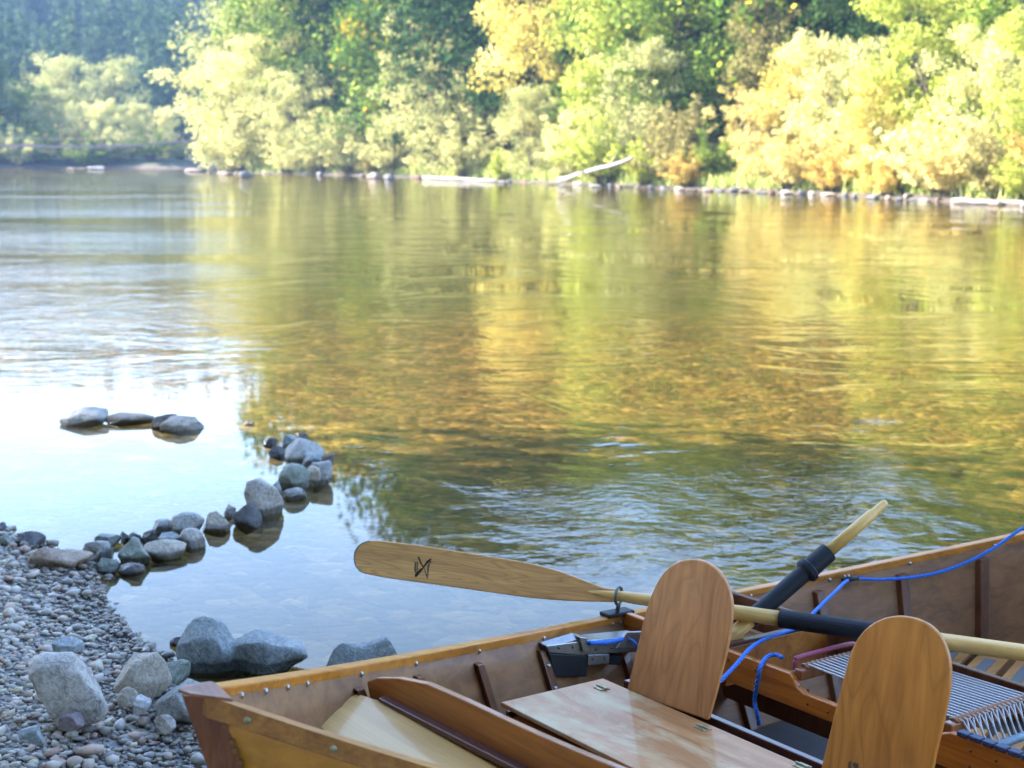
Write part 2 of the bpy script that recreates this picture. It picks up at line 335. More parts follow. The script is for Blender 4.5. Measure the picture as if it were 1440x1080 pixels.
def groundmat():
    m,nt,out=nodes('ground_and_riverbed'); ge=nt.nodes.new('ShaderNodeNewGeometry'); pos=ge.outputs['Position']
    sx=nt.nodes.new('ShaderNodeSeparateXYZ'); nt.links.new(pos,sx.inputs[0])
    def vor(scale):
        v=N(nt,'ShaderNodeTexVoronoi',Scale=scale); nt.links.new(pos,v.inputs['Vector']); return v
    v1=vor(12.0); v2=vor(5.0); n1=noise(nt,pos,.5,4,.6); n2=noise(nt,pos,2.2,4,.65,.6)
    hs=N(nt,'ShaderNodeSeparateColor'); nt.links.new(v1.outputs['Color'],hs.inputs[0])
    hs2=N(nt,'ShaderNodeSeparateColor'); nt.links.new(v2.outputs['Color'],hs2.inputs[0])
    stone=ramp(nt,hs.outputs[0],[(0,(.015,.012,.006)),(.35,(.105,.070,.034)),(.7,(.24,.160,.082)),(.85,(.03,.026,.014)),(1,(.50,.38,.22))])
    big=ramp(nt,hs2.outputs[0],[(0,(.015,.011,.005)),(.5,(.115,.075,.032)),(1,(.33,.23,.11))])
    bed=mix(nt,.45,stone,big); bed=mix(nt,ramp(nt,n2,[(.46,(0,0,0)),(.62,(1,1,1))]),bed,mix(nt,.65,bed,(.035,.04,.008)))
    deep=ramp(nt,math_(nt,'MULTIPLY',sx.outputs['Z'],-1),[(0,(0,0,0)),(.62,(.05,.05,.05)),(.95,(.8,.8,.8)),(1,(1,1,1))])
    bed=mix(nt,deep,bed,mix(nt,.6,bed,(.045,.070,.014)))  # light lost in deep water put into the bed colour: darker, greener with depth
    gravel=ramp(nt,hs.outputs[1],[(0,(.08,.08,.08)),(.5,(.19,.185,.18)),(1,(.3,.29,.27))])
    forest=ramp(nt,noise(nt,pos,.4,5,.7),[(.3,(.015,.017,.008)),(.55,(.04,.05,.015)),(.75,(.08,.07,.035))])
    far_=ramp(nt,math_(nt,'MULTIPLY',sx.outputs['Y'],.01),[(.25,(0,0,0)),(.35,(1,1,1))])
    land=mix(nt,far_,gravel,forest)
    gb=math_(nt,'MULTIPLY',ramp(nt,sx.outputs['Z'],[(.3,(1,1,1)),(.75,(0,0,0))]),1.0)
    land=mix(nt,math_(nt,'MULTIPLY',gb,far_),land,mix(nt,ramp(nt,n2,[(.4,(0,0,0)),(.6,(1,1,1))]),(.030,.021,.015),(.085,.066,.055)))
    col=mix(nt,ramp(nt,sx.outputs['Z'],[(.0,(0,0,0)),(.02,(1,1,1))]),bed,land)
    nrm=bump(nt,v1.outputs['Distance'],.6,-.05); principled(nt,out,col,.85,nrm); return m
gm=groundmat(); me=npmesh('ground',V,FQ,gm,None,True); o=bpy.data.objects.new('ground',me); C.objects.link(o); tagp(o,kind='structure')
# ---------------------------------------------------------------- river surface
def watermat():
    m,nt,out=nodes('river_water'); ge=nt.nodes.new('ShaderNodeNewGeometry'); pos=ge.outputs['Position']
    sx=nt.nodes.new('ShaderNodeSeparateXYZ'); nt.links.new(pos,sx.inputs[0]); x,y=sx.outputs['X'],sx.outputs['Y']
    def mp(sc,rot=0):
        q=nt.nodes.new('ShaderNodeMapping'); q.inputs['Scale'].default_value=sc; q.inputs['Rotation'].default_value=(0,0,math.radians(rot)); nt.links.new(pos,q.inputs['Vector']); return q.outputs[0]
    # stretches of current: the sheltered pool behind the stones is almost still
    a=math_(nt,'ADD',math_(nt,'ADD',x,1.05),math_(nt,'MULTIPLY',math_(nt,'SUBTRACT',y,9.4),.41))
    a=math_(nt,'ADD',a,math_(nt,'MULTIPLY',math_(nt,'SUBTRACT',noise(nt,pos,.9,3,.5),.5),1.4))
    open_=math_(nt,'MULTIPLY',a,.9,True)
    beyond=math_(nt,'MULTIPLY',math_(nt,'SUBTRACT',y,11.6),.25,True)
    cur=math_(nt,'MAXIMUM',open_,beyond)
    patch=ramp(nt,noise(nt,mp((.30,.34,1),25),1.0,4,.6,.8),[(.42,(.15,.15,.15)),(.60,(1.3,1.3,1.3))])
    rif=math_(nt,'MULTIPLY',math_(nt,'SUBTRACT',math_(nt,'MULTIPLY',x,-1),math_(nt,'MULTIPLY',y,.12)),.16,True)   # quick water at the left
    amp=math_(nt,'MULTIPLY',math_(nt,'ADD',math_(nt,'MULTIPLY',cur,patch),.010),1.0)
    near_=math_(nt,'SUBTRACT',1.0,math_(nt,'MULTIPLY',math_(nt,'SUBTRACT',y,6.8),.30,True))   # the lively patch beside the boat
    h1=noise(nt,mp((1,1.5,1),20),7.5,3,.5,.4); h2=noise(nt,mp((1,1.35,1),-30),2.1,3,.5,.3); h3=noise(nt,mp((1,1,1),0),18,2,.5,.3); h4=noise(nt,mp((.5,1.2,1),12),.55,3,.55)
    hh=math_(nt,'ADD',math_(nt,'MULTIPLY',h1,math_(nt,'ADD',math_(nt,'MULTIPLY',near_,.0075),.0012)),math_(nt,'MULTIPLY',h2,.004))
    hh=math_(nt,'ADD',hh,math_(nt,'MULTIPLY',h3,math_(nt,'MULTIPLY',near_,.0052)))
    hh=math_(nt,'ADD',hh,math_(nt,'MULTIPLY',h4,.012))
    hh=math_(nt,'MULTIPLY',hh,amp)
    streak=ramp(nt,noise(nt,mp((.035,.16,1),8),1.0,4,.6,.3),[(.38,(.12,.12,.12)),(.62,(1,1,1))])
    h5=noise(nt,mp((.75,1.3,1),14),4.2,4,.6,.5)
    hh=math_(nt,'ADD',hh,math_(nt,'MULTIPLY',math_(nt,'MULTIPLY',h5,math_(nt,'MULTIPLY',rif,beyond)),math_(nt,'MULTIPLY',streak,.034)))
    nrm=bump(nt,hh,1.0,1.0)
    lw=N(nt,'ShaderNodeLayerWeight',Blend=.5); nt.links.new(nrm,lw.inputs['Normal'])
    fr=math_(nt,'ADD',math_(nt,'MULTIPLY',math_(nt,'POWER',lw.outputs['Facing'],5.0),.975),.025)   # water reflectance, the same seen from above and below
    gl=N(nt,'ShaderNodeBsdfGlossy',Roughness=.02); nt.links.new(nrm,gl.inputs['Normal'])
    tr=N(nt,'ShaderNodeBsdfTransparent'); tr.inputs['Color'].default_value=(.76,.68,.42,1)
    ms=nt.nodes.new('ShaderNodeMixShader'); nt.links.new(fr,ms.inputs[0]); nt.links.new(tr.outputs[0],ms.inputs[1]); nt.links.new(gl.outputs[0],ms.inputs[2])
    nt.links.new(ms.outputs[0],out.inputs['Surface']); return m
me=bpy.data.meshes.new('river'); me.from_pydata([(-300,-150,0),(300,-150,0),(300,500,0),(-300,500,0)],[],[(0,1,2,3)]); me.materials.append(watermat())
o=bpy.data.objects.new('river',me); C.objects.link(o); tagp(o,kind='structure')
# ---------------------------------------------------------------- stones
import bmesh
def ico(sub):
    bm=bmesh.new(); bmesh.ops.create_icosphere(bm,subdivisions=sub,radius=1.0); bm.verts.ensure_lookup_table()
    v=np.array([q.co[:] for q in bm.verts]); f=np.array([[q.index for q in p.verts] for p in bm.faces]); bm.free(); return v,f
ICO={k:ico(k) for k in (1,2,3,4)}
def rockshape(seed,sub=4,ang=.5,cuts=9,boxy=0):
    ang=ang+.18; cuts+=3; r=np.random.default_rng(seed); v,f=ICO[sub]; v=v.copy()
    if boxy: v=np.sign(v)*np.abs(v)**boxy
    n=r.normal(size=(cuts,3)); n/=np.linalg.norm(n,axis=1)[:,None]; d=r.uniform(.52,.88,cuts)
    for k in range(cuts):
        p=v@n[k]; ex=np.clip(p-d[k],0,None); v-=np.outer(ex*ang*1.6 if ang<.62 else ex*.97,n[k])
    q=np.zeros(len(v))
    for s,a in ((1.3,.10),(2.9,.05),(6.5,.022),(14,.008)):
        ph=r.uniform(0,6.28,3); w=r.normal(size=(3,3)); w/=np.linalg.norm(w,axis=1)[:,None]
        q+=a*(np.sin(v@w[0]*s+ph[0])*np.sin(v@w[1]*s+ph[1])+.5*np.sin(v@w[2]*s*1.7+ph[2]))
    v*=(1+q)[:,None]
    v-=(v.max(0)+v.min(0))/2; v/=np.abs(v).max(0); return v,f
def rock(px,name,mat,label,group=None,ang=.5,depth=.8,seed=None,z0=0.0,tilt=0,sink=.42,cuts=9,yaw=None,prof=None,boxy=0):
    x0,y0,x1,y1=px; seed=seed or (int(x0*7+y0*13)%9973)
    g=G((x0+x1)/2,y1,z0)
    if z0 is not None and z0!=0: pass
    dist=(g-EYE).length*.985; w=(x1-x0)*dist/F; el=math.atan2(H-z0,g.y)
    dp=w*depth; hpx=(y1-y0)*dist/F
    hh=max((hpx-dp*.55*math.sin(el))/math.cos(el),.35*hpx)         # visible height of the stone above its foot
    V,f=rockshape(seed,4,ang,cuts,boxy)
    if prof: V[:,2]=np.where(V[:,2]>-.2,(V[:,2]+.2)*np.interp(V[:,0],[p[0] for p in prof],[p[1] for p in prof])-.2,V[:,2])
    full=hh*(1+sink); V=V*np.array([w/2,dp/2,full/2])
    a=math.radians(tilt); c,s=math.cos(a),math.sin(a); V=np.stack([V[:,0]*c-V[:,2]*s,V[:,1],V[:,0]*s+V[:,2]*c],-1)
    me=npmesh(name,V,f,RM[mat],None,True); o=bpy.data.objects.new(name,me); C.objects.link(o)
    az=math.atan2(g.x,g.y); o.rotation_euler=(0,0,-az)
    c0=Vector((g.x,g.y,0))+Vector((math.sin(az),math.cos(az),0))*dp*.42
    o.location=(c0.x,c0.y,z0-full/2+hh); 
    return tagp(o,label,'rock',group)
DAM='stones of the curved dam line in the shallows'; BAR='flat stones of the outer line in the still pool'; BCH='large stones on the pebble beach'
rock((43,763,130,808),'rock','tan','large tan stone with a dark seam where the beach meets the stone dam',DAM,.6,.9,z0=.02,cuts=6,prof=[(-1,.8),(-.5,1.05),(0,.85),(.6,.6),(1,.45)])
rock((99,789,129,808),'rock','red','small wet red-brown stone against the right foot of the large tan stone',DAM,.5,.8)
rock((118,760,160,786),'rock','grey','angular grey stone just right of the large tan stone',DAM,.8,.9)
rock((134,750,170,768),'rock','green','greenish grey stone at the back, topmost at the left end of the dam',DAM,.6)
rock((131,783,168,808),'rock','green','dark rounded green-grey stone with wet base, at the front left of the dam',DAM,.5)
rock((167,756,212,796),'rock','green','teal-grey egg-shaped stone standing upright in the dam',DAM,.5,.9,tilt=-14)
rock((168,791,205,808),'rock','purple','flat wet purple stone in the water in front of the teal-grey egg-shaped stone',DAM,.5)
rock((169,747,184,762),'rock','dark','small dark stone behind the teal-grey stone',DAM,.6)
rock((181,748,199,763),'rock','blue','small blue-grey stone beside the small dark one behind the teal-grey stone',DAM,.6)
rock((204,758,262,787),'rock','beige','smooth oval beige stone at the front of the dam',DAM,.4,.7)
rock((199,744,221,763),'rock','dark','small dark stone left of the grey-brown boulder and behind the beige oval',DAM,.6)
rock((214,731,241,750),'rock','grey','light grey stone at the left shoulder of the grey-brown boulder',DAM,.6)
rock((239,720,288,754),'rock','grey','blocky grey-brown boulder, biggest in the middle of the dam',DAM,.7,.8,cuts=8)
rock((222,748,255,763),'rock','blue','thin flat blue-grey stone lying on top of the beige oval stone',DAM,.6,z0=.03)
rock((253,742,289,771),'rock','pale','small two-toned white and grey stone in front of the grey-brown boulder',DAM,.7)
rock((284,719,324,749),'rock','beige','wedge-shaped light stone with dark wet foot right of the grey-brown boulder',DAM,.8,.8)
rock((315,708,332,727),'rock','white','small pale stone behind the dark round stone',DAM,.5)
rock((327,704,369,743),'rock','dark','dark brown-grey round boulder leaning on the tall pale angular stone',DAM,.35,.9)
rock((347,668,398,727),'rock','pale','tall pale beige angular stone, tallest of the dam',DAM,.9,.8,tilt=14,cuts=7)
rock((379,676,397,700),'rock','grey','narrow grey stone tucked behind the tall pale angular stone',DAM,.5)
rock((395,685,432,703),'rock','grey','low flat oval grey stone right of the tall pale stone',DAM,.4)
rock((391,650,436,690),'rock','green','grey-green angular stone with a white peak in the upper dam',DAM,.85,.8,cuts=7)
rock((423,654,457,684),'rock','beige','slanting pale beige slab between two grey stones at the bend of the dam',DAM,.8,.8,tilt=-25)
rock((434,645,467,683),'rock','grey','light grey egg-shaped stone at the right edge of the dam bend',DAM,.5,.8,tilt=-15)
rock((424,637,462,658),'rock','blue','blue-grey stone under the biggest smooth grey stone at the far end of the dam',DAM,.5)
rock((452,637,471,660),'rock','brown','small brown stone at the far right edge of the dam',DAM,.4)
rock((401,615,459,654),'rock','grey','biggest smooth grey stone at the far end of the dam',DAM,.55,.8,tilt=6)
rock((415,608,434,620),'rock','brown','small brown stone farthest back at the end of the dam',DAM,.5)
rock((397,610,422,633),'rock','blue','small blue-grey stone left of the biggest smooth grey stone',DAM,.5)
rock((378,626,405,643),'rock','dark','dark low stone in water left of the far dam end, nearer one of two',DAM,.5)
rock((369,613,391,627),'rock','dark','dark low stone in water left of the far dam end, farther one of two',DAM,.5)
rock((86,574,152,598),'rock','grey','grey flat stone with a dark underside at the left end of the outer line',BAR,.8,.6,tilt=5)
rock((148,580,216,596),'rock','tan','long low tan stone in the middle of the outer line',BAR,.6,.5)
rock((214,580,252,603),'rock','dark','dark stone behind the light wedge in the outer line',BAR,.7,.7)
rock((226,582,288,606),'rock','pale','light grey wedge-shaped stone at the right end of the outer line',BAR,.85,.6,tilt=-4)
rock((343,592,358,598),'rock','tan','tiny stone alone in the pool between the outer line and the dam',None,.5)
rock((48,911,148,1004),'rock','pale','big pale speckled boulder on the pebble beach',BCH,.5,.85,z0=.16,cuts=2,sink=.45,boxy=.55,seed=12,prof=[(-1,.95),(1,.9)])
rock((76,898,118,921),'rock','blue','blue-grey stone peeping out behind the big pale speckled boulder',BCH,.7,z0=.14)
rock((168,916,243,979),'rock','beige','smooth beige stone slanting down to the right on the pebble beach',BCH,.5,.8,z0=.1,tilt=-22,cuts=7)
rock((221,962,290,1014),'rock','grey','grey stone on the beach half hidden behind the boat bow',BCH,.6,.8,z0=.06)
rock((216,927,268,966),'rock','green','mottled green-grey flat stone at the water edge left of the blue-grey boulder',BCH,.6,z0=.03)
rock((250,870,337,948),'rock','blue','large rounded blue-grey boulder at the water edge above the boat bow','boulders in the water beside the bow',.6,.85,cuts=7,sink=.5)
rock((318,884,432,946),'rock','blue','long wedge-shaped blue-grey boulder with black wet foot beside the rounded one','boulders in the water beside the bow',.8,.6,cuts=6,sink=.6,boxy=.7,prof=[(-1,1.0),(-.5,1.0),(0,.85),(.6,.62),(1,.5)])
rock((449,893,566,955),'rock','blue','long saddle-shaped grey-green boulder in the water behind the boat gunwale','boulders in the water beside the bow',.6,.45,cuts=5,sink=.5,boxy=.6,prof=[(-1,.85),(-.5,.88),(-.1,.70),(.2,.66),(.6,1.0),(.85,1.05),(1,.9)])
rock((239,895,258,908),'rock','purple','small dark stone in the water left of the rounded blue-grey boulder',None,.5)
rock((20,747,64,778),'rock','dark','dark wet stone at the left shoreline above the pebbles',BCH,.7,z0=.0)
rock((1,751,24,774),'rock','green','small green-grey stone at the far left shoreline',BCH,.5,z0=.02)
rock((-8,735,10,756),'rock','dark','small dark stone at the left picture edge on the shoreline',BCH,.6)
rock((166,966,194,988),'rock','beige','cream fist-sized cobble below the smooth beige stone',BCH,.5,z0=.1)
rock((186,979,210,1002),'rock','white','pinkish white cobble below and right of the cream cobble',BCH,.5,z0=.1,tilt=-30)
rock((28,1022,62,1046),'rock','blue','light blue-grey oval cobble near the lower left corner',BCH,.4,z0=.19)
rock((219,1003,247,1029),'rock','pale','pale cobble beside the boat stem with faint rings',BCH,.5,z0=.07)
rock((84,1002,118,1024),'rock','purple','purple-grey cobble below the big pale speckled boulder',BCH,.5,z0=.15)
# ---- pebbles: nearest 300 as things, the rest as one gravel mass
def scatter(n,box,cond):
    out=[]
    while len(out)<n:
        x=rng.uniform(box[0],box[1],n*3); y=rng.uniform(box[2],box[3],n*3); k=cond(x,y); out+=list(zip(x[k],y[k]))
    return np.array(out[:n])
def beach(x,y):
    ins=inside(x,y); dn=segd(x,y,near)
    px=720+F*x/(y*ct+1.9*st); return ((~ins)|(dn<.22*vn(x,y,3,4)))&(px>-420)&(px<480)&(y>3.2)
PB=scatter(30000,(-4.6,-.2,3.2,9.2),beach)
def pebble_block(P,rad,sub):
    v,f=ICO[sub]; n=len(P); nv=len(v); D=rng.normal(size=(n,3)); 
    S=rad[:,None]*np.stack([rng.uniform(.9,1.5,n),rng.uniform(.75,1.1,n),rng.uniform(.38,.72,n)],-1)
    A=rng.uniform(0,6.28,n); T=rng.uniform(-.45,.45,n)
    W=v[None]*(1+.13*np.sin(3*v[None,:,0:1]*1.0+D[:,None,0:1]*4)+.12*np.sin(3.4*v[None,:,1:2]+D[:,None,1:2]*4))*S[:,None]
    x=W[...,0]; y=W[...,1]; z=W[...,2]; x,z=x*np.cos(T)[:,None]-z*np.sin(T)[:,None],x*np.sin(T)[:,None]+z*np.cos(T)[:,None]
    x,y=x*np.cos(A)[:,None]-y*np.sin(A)[:,None],x*np.sin(A)[:,None]+y*np.cos(A)[:,None]
    return np.stack([x,y,z],-1),f,nv
rad=np.clip(np.exp(rng.normal(math.log(.0092),.52,len(PB))),.0045,.036)
zz=terrain(PB[:,0],PB[:,1])+rad*rng.uniform(.1,.75,len(PB))
ppx=720+F*PB[:,0]/(PB[:,1]*ct-(zz-H)*st); ppy=540+F*(st*PB[:,1]+(H-zz)*ct)/(PB[:,1]*ct-(zz-H)*st)
vis=(ppx>0)&(ppx<(292))&(ppy<1085)&(ppy>740)&~((ppx>250)&(ppy>960))
big=np.argsort(-(rad/np.hypot(PB[:,0],PB[:,1]))*vis)[:290]
rest=np.setdiff1d(np.arange(len(PB)),big)
Wp,f,nv=pebble_block(PB[rest],rad[rest],1); Wp=Wp+np.stack([PB[rest,0],PB[rest,1],zz[rest]],-1)[:,None]
FQ=(f[None]+(np.arange(len(rest))*nv)[:,None,None]).reshape(-1,3)
me=npmesh('gravel',Wp.reshape(-1,3),FQ,M['pebble'],np.repeat(rng.random(len(rest)),nv),True)
o=bpy.data.objects.new('gravel',me); C.objects.link(o); tagp(o,'grey gravel of small rounded pebbles covering the beach','gravel',kind='stuff')
Wp,f,nv=pebble_block(PB[big][:24],np.ones(24),3); protos=[]
for k in range(24): protos.append(npmesh('pebble',Wp[k],f,M['pebble'],np.full(nv,rng.random()),True))
for j,k in enumerate(big):
    o=bpy.data.objects.new('pebble',protos[j%24]); C.objects.link(o); o.location=(PB[k,0],PB[k,1],zz[k]); r=rad[k]*.95; o.scale=(r,r,r); o.rotation_euler=(0,0,rng.uniform(0,6.28))
    tagp(o,'small smooth rounded pebble among the many on the grey beach','pebble','pebbles covering the beach beside the boat')
# pebbles just showing at the water line
# ---------------------------------------------------------------- the boat
boat=empty('drift_boat',STEM,'varnished wooden river drift boat with two rounded backrests, moored at the pebble beach','boat',mat3=RB)
ZF=-.90
def hb(s): return max(-.8-.30*s, -1.085+.035*s) if s<2.5 else -.9975+.0*s+.04*(s-2.5)**2   # height of the chine
U=np.linspace(0,1,40)
def Gp(u,side,inset=0.0,dz=0.0): s=u*4.8; return Vector((s,side*max(gw(s)-inset,0),gz(s)+dz))
def Cp(u,side,inset=0.0):
    s=.30+u*4.2; w=max(0,.74*1.2*(1-abs(1-min(u*4.8,4.8)/2.5)**2.3)-inset); return Vector((s,side*w,-.72-.36*min(1,u*3.2)**.8+ .02*u))
def hull(u,v,side,inset=0.0): return Gp(u,side,inset).lerp(Cp(u,side,inset),v)
HI={1:.010,-1:.022}
def side_mesh(side,name,mat,lab):
    mb=MB(); rows=[[hull(u,v,side,HI[side]) for v in np.linspace(.015,1,8)] for u in U]; mb.grid(rows)
    o=mb.build(name,mat,boat,solid=.009,smooth=True)
    o.modifiers['t'].offset=1 if side>0 else -1
    if lab: o['label']=lab
    return o
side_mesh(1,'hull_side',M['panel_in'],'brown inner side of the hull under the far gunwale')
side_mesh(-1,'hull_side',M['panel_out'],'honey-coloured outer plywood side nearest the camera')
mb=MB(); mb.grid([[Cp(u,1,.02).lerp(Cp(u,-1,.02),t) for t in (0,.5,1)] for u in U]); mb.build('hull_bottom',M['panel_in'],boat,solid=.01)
mb=MB(); 
rows=[]
for u in np.linspace(.07,.93,30):
    s=.30+u*4.2; z=(.035-STEM.z+.0443*s); w=max(.02,hull(u,.9,1,.03).y); rows.append([(s,w,z),(s,0,z),(s,-w,z)])
mb.grid(rows).build('floor',M['floor'],boat)
def gunwale(side,mat,lab,dy=0.0,w=.045,h=.045):
    mb=MB(); rows=[]
    for u in np.linspace(.012 if side>0 else .006,1,60):
        a=Gp(u,side); a.y+=side*dy; wy=min(w,abs(a.y)*.98+.004)
        rows.append([a,a+Vector((0,-side*wy,0)),a+Vector((0,-side*wy*.9,-h)),a+Vector((0,side*.004,-h)),a])
    mb.grid(rows); mb.f.append((0,1,2,3)); n=len(rows)-1; mb.f.append((n*5+3,n*5+2,n*5+1,n*5))
    o=mb.build('gunwale',mat,boat,bevel=.004); o['label']=lab; return o
gunwale(1,M['gunwale'],'far orange-brown gunwale rail with steel bolts',0,.034,.050)
gunwale(-1,M['gunwale2'],'near gunwale rail with green brass rivets',.012,.066,.042)
# stem post and its cap
sl=[BY(252,972,0),BY(262,1005,0),BY(291,1083,0)]; d=(sl[2]-sl[0])/(sl[2].z-sl[0].z)
def stempt(z): return sl[0]+d*(z-sl[0].z)
mb=MB(); a=stempt(-.012); b=stempt(-.74); q=.055
prof=[(0,0),(.03,.022),(.062,.032),(.062,-.038),(.03,-.026)]
mb.poly([a+Vector((x,y,0)) for x,y in prof]+[b+Vector((x,y,0)) for x,y in prof],[(0,1,2,3,4),(9,8,7,6,5)]+[(i,i+5,(i+1)%5+5,(i+1)%5) for i in range(5)])
mb.build('stem_post',M['stem'],boat,bevel=.005)
mb=MB(); mb.prism([B(250,969,.003),B(257,963,.003),B(297,957,.001),B(304,960,-.001),B(328,983,-.012),B(268,975,.0)],(0,0,-.007)); mb.build('stem_cap',M['stemcap'],boat,bevel=.002)
# ribs on both sides
us=[s_at(p)/4.8 for p in (497,583,668,757,865,1010,1150,1270,1385,1500)]
for side in (1,-1):
    for k,u in enumerate(us):
        mb=MB(); hw=.019; 
        def col(uu,off): return [hull(uu,v,side,HI[side]+.008+off) for v in np.linspace(.085,.97,7)]
        du=hw/4.8; A_=col(u-du,0); A2=col(u-du,.028); B_=col(u+du,0); B2=col(u+du,.028); n=7
        pts=A_+A2+B2+B_; f=[]
        for i in range(n-1):
            for p,q in ((0,1),(1,2),(2,3)): f.append((p*n+i,p*n+i+1,q*n+i+1,q*n+i))
        f+=[(0,n,2*n,3*n),(n-1,4*n-1,3*n-1,2*n-1)]
        mb.poly(pts,f).build('rib',M['rib'],boat,bevel=.003)
# bolts along the inner face of the far rail, rivets on the near one
for p in (339,373,404,432,508,585,674,765,861,873,894,1056,1167,1188,1193,1280,1399):
    s=s_at(p,.034,-.024); mb=MB(); mb.dome((s,gw(s)-.0325,gz(s)-.024),(-.3,-1,.1),.0078,.75); mb.build('bolt',M['steel'],boat,smooth=True)
for u,v in ((us[3],.16),(us[3],.27)):
    c=hull(u,v,1,.046); mb=MB(); mb.dome(c,(0,-1,.1),.0085,.75); mb.build('bolt',M['steel'],boat,smooth=True)
for s in (.088,.215,.34,.47,.6): 
    c=Vector((s,-gw(s)-.0155,gz(s)-.021)); 
    mb=MB(); mb.dome(c,(-.6,-.8,0),.0075,.5); mb.build('rivet',M['brass'],boat,smooth=True)
mdot=plain('brown_screw_plug',(.22,.09,.03),.5)
for px,py in ((307,1026),(323,1040),(320,1058),(336,1071)):
    # find the point of the near hull side behind that pixel
    best=None
    for u in np.linspace(.01,.2,60):
        for v in np.linspace(.05,.6,60):
            p=hull(u,v,-1,.012); w=L2W(p)-EYE; fw=w.y*ct-w.z*st; X_=720+F*w.x/fw; Y_=540-F*(w.y*st+w.z*ct)/fw; e=(X_-px)**2+(Y_-py)**2
            if best is None or e<best[0]: best=(e,p)
    mb=MB(); mb.dome(best[1]+Vector((-.004,-.006,0)),(-.6,-.8,0),.0062,.4); mb.build('screw_plug',mdot,boat,smooth=True)
# bow deck
ZD=-.30
def wall(s,z,side,pad=.034):            # half width of the hull inside at station s, height z
    best=None
    for u in np.linspace(0,1,200):
        a=Gp(u,side,pad); c=Cp(u,side,pad); t=(z-a.z)/(c.z-a.z) if c.z!=a.z else 0
        p=a.lerp(c,min(max(t,0),1))
        e=abs(p.x-s)
        if best is None or e<best[0]: best=(e,abs(p.y))
    return best[1]
pts=[B(x,y,ZD) for x,y in ((437,1013),(452,999),(466,985),(474,977),(486,973),(502,975),(545,989))]
for q in pts: q.y=min(q.y,wall(q.x,ZD,1,.02)-.003)
for s in np.linspace(.745,.40,8): pts.append(Vector((s,-wall(s,ZD,-1)+.004,ZD)))
MB().prism(pts,(0,0,-.009)).build('bow_deck',M['deck'],boat,bevel=.002)
# arched knee brace and its ledge
def lerpT(T,x):
    for (a,b),(c,d_) in zip(T[:-1],T[1:]):
        if x<=c: return b+(d_-b)*(x-a)/(c-a)
    return T[-1][1]
SB=.74
top=[BS(x,y,SB) for x,y in ((510,956),(530,953),(560,953),(600,961),(650,983),(700,1007),(750,1030),(800,1052),(880,1085))]
ys_=[p.y for p in top]; yend=-wall(SB,-.3,-1)+.01
top.append(Vector((SB,min(yend,top[-1].y-.1),top[0].z)))
yw=wall(SB,top[0].z,1)-.006
top[0].y=min(top[0].y,yw); poly=top+[Vector((SB,top[-1].y+.0,-.42)),Vector((SB,min(top[0].y,wall(SB,-.42,1)-.01),-.42))]
MB().prism(poly,(.020,0,0)).build('knee_brace',M['brace'],boat,bevel=.004)
lg=[BS(543,977,SB-.001),BS(760,1086,SB-.001)]
y0=lg[0].y; y1=-.5
zA=lg[0].z; sl_=(lg[1].z-lg[0].z)/(lg[1].y-lg[0].y); zB=zA+sl_*(y1-y0)
MB().prism([(SB-.001,y0,zA),(SB-.001,y1,zB),(SB-.03,y1,zB),(SB-.03,y0-.01,zA)],(0,0,-.014)).build('ledge',M['purple'],boat,bevel=.002)
# passenger box seat
ZL=-.50
lid=[B(715,986,ZL),B(848,952,ZL),B(1154,1082,ZL),None]
s1=1.30; s2=1.695; yA=.705; yB=-.62
MB().prism([(s1,yA,ZL),(s2,yA,ZL),(s2,yB,ZL),(s1,yB,ZL)],(0,0,-.014)).build('seat_lid',M['lid'],boat,bevel=.003)
mb=MB(); mb.box((s1+.035,(yA+yB)/2,ZL-.10),(.018,yA-yB-.06,.13)); mb.build('seat_box_front',M['brace'],boat,bevel=.003)
MB().box((s1-.03,(yA+yB)/2-.02,ZL-.075),(.02,yA-yB-.02,.05)).build('seat_front_rail',M['gunwale2'],boat,bevel=.003)
MB().box((s2-.01,(yA+yB)/2,ZL-.17),(.018,yA-yB-.06,.30)).build('seat_box_back',M['rib'],boat,bevel=.003)
MB().box((s1+.16,yA-.02,ZL-.15),(.30,.016,.25)).build('seat_box_end',M['rib'],boat,bevel=.003)
MB().box((1.735,-.06,ZL-.012),(.024,1.40,.040)).build('seat_rear_rail',M['purple'],boat,bevel=.003)
MB().tube([(1.05,.50,-.545),(1.05,.50,-.53)],.075,20).build('hatch_cap',M['bluegrey'],boat,bevel=.004)
MB().tube([(1.05,.50,-.90),(1.05,.50,-.545)],.03,12).build('cap_post',M['rib'],boat)
def hinge(c):
    root=MB().box((c[0],c[1],ZL+.0015),(.034,.040,.003)).build('hinge',M['brass'],boat,bevel=.001)
    mb=MB(); mb.tube([(c[0],c[1]-.022,ZL+.005),(c[0],c[1]+.022,ZL+.005)],.0035,8); 
    for a in (-.011,.011):
        for b in (-.013,.013): mb.dome((c[0]+a,c[1]+b,ZL+.003),(0,0,1),.0035,.6)
    mb.build('hinge_pin',M['brass'],root)
for p in ((846,968),(988,1024),(1128,1078)):
    hinge(B(p[0],p[1],ZL))
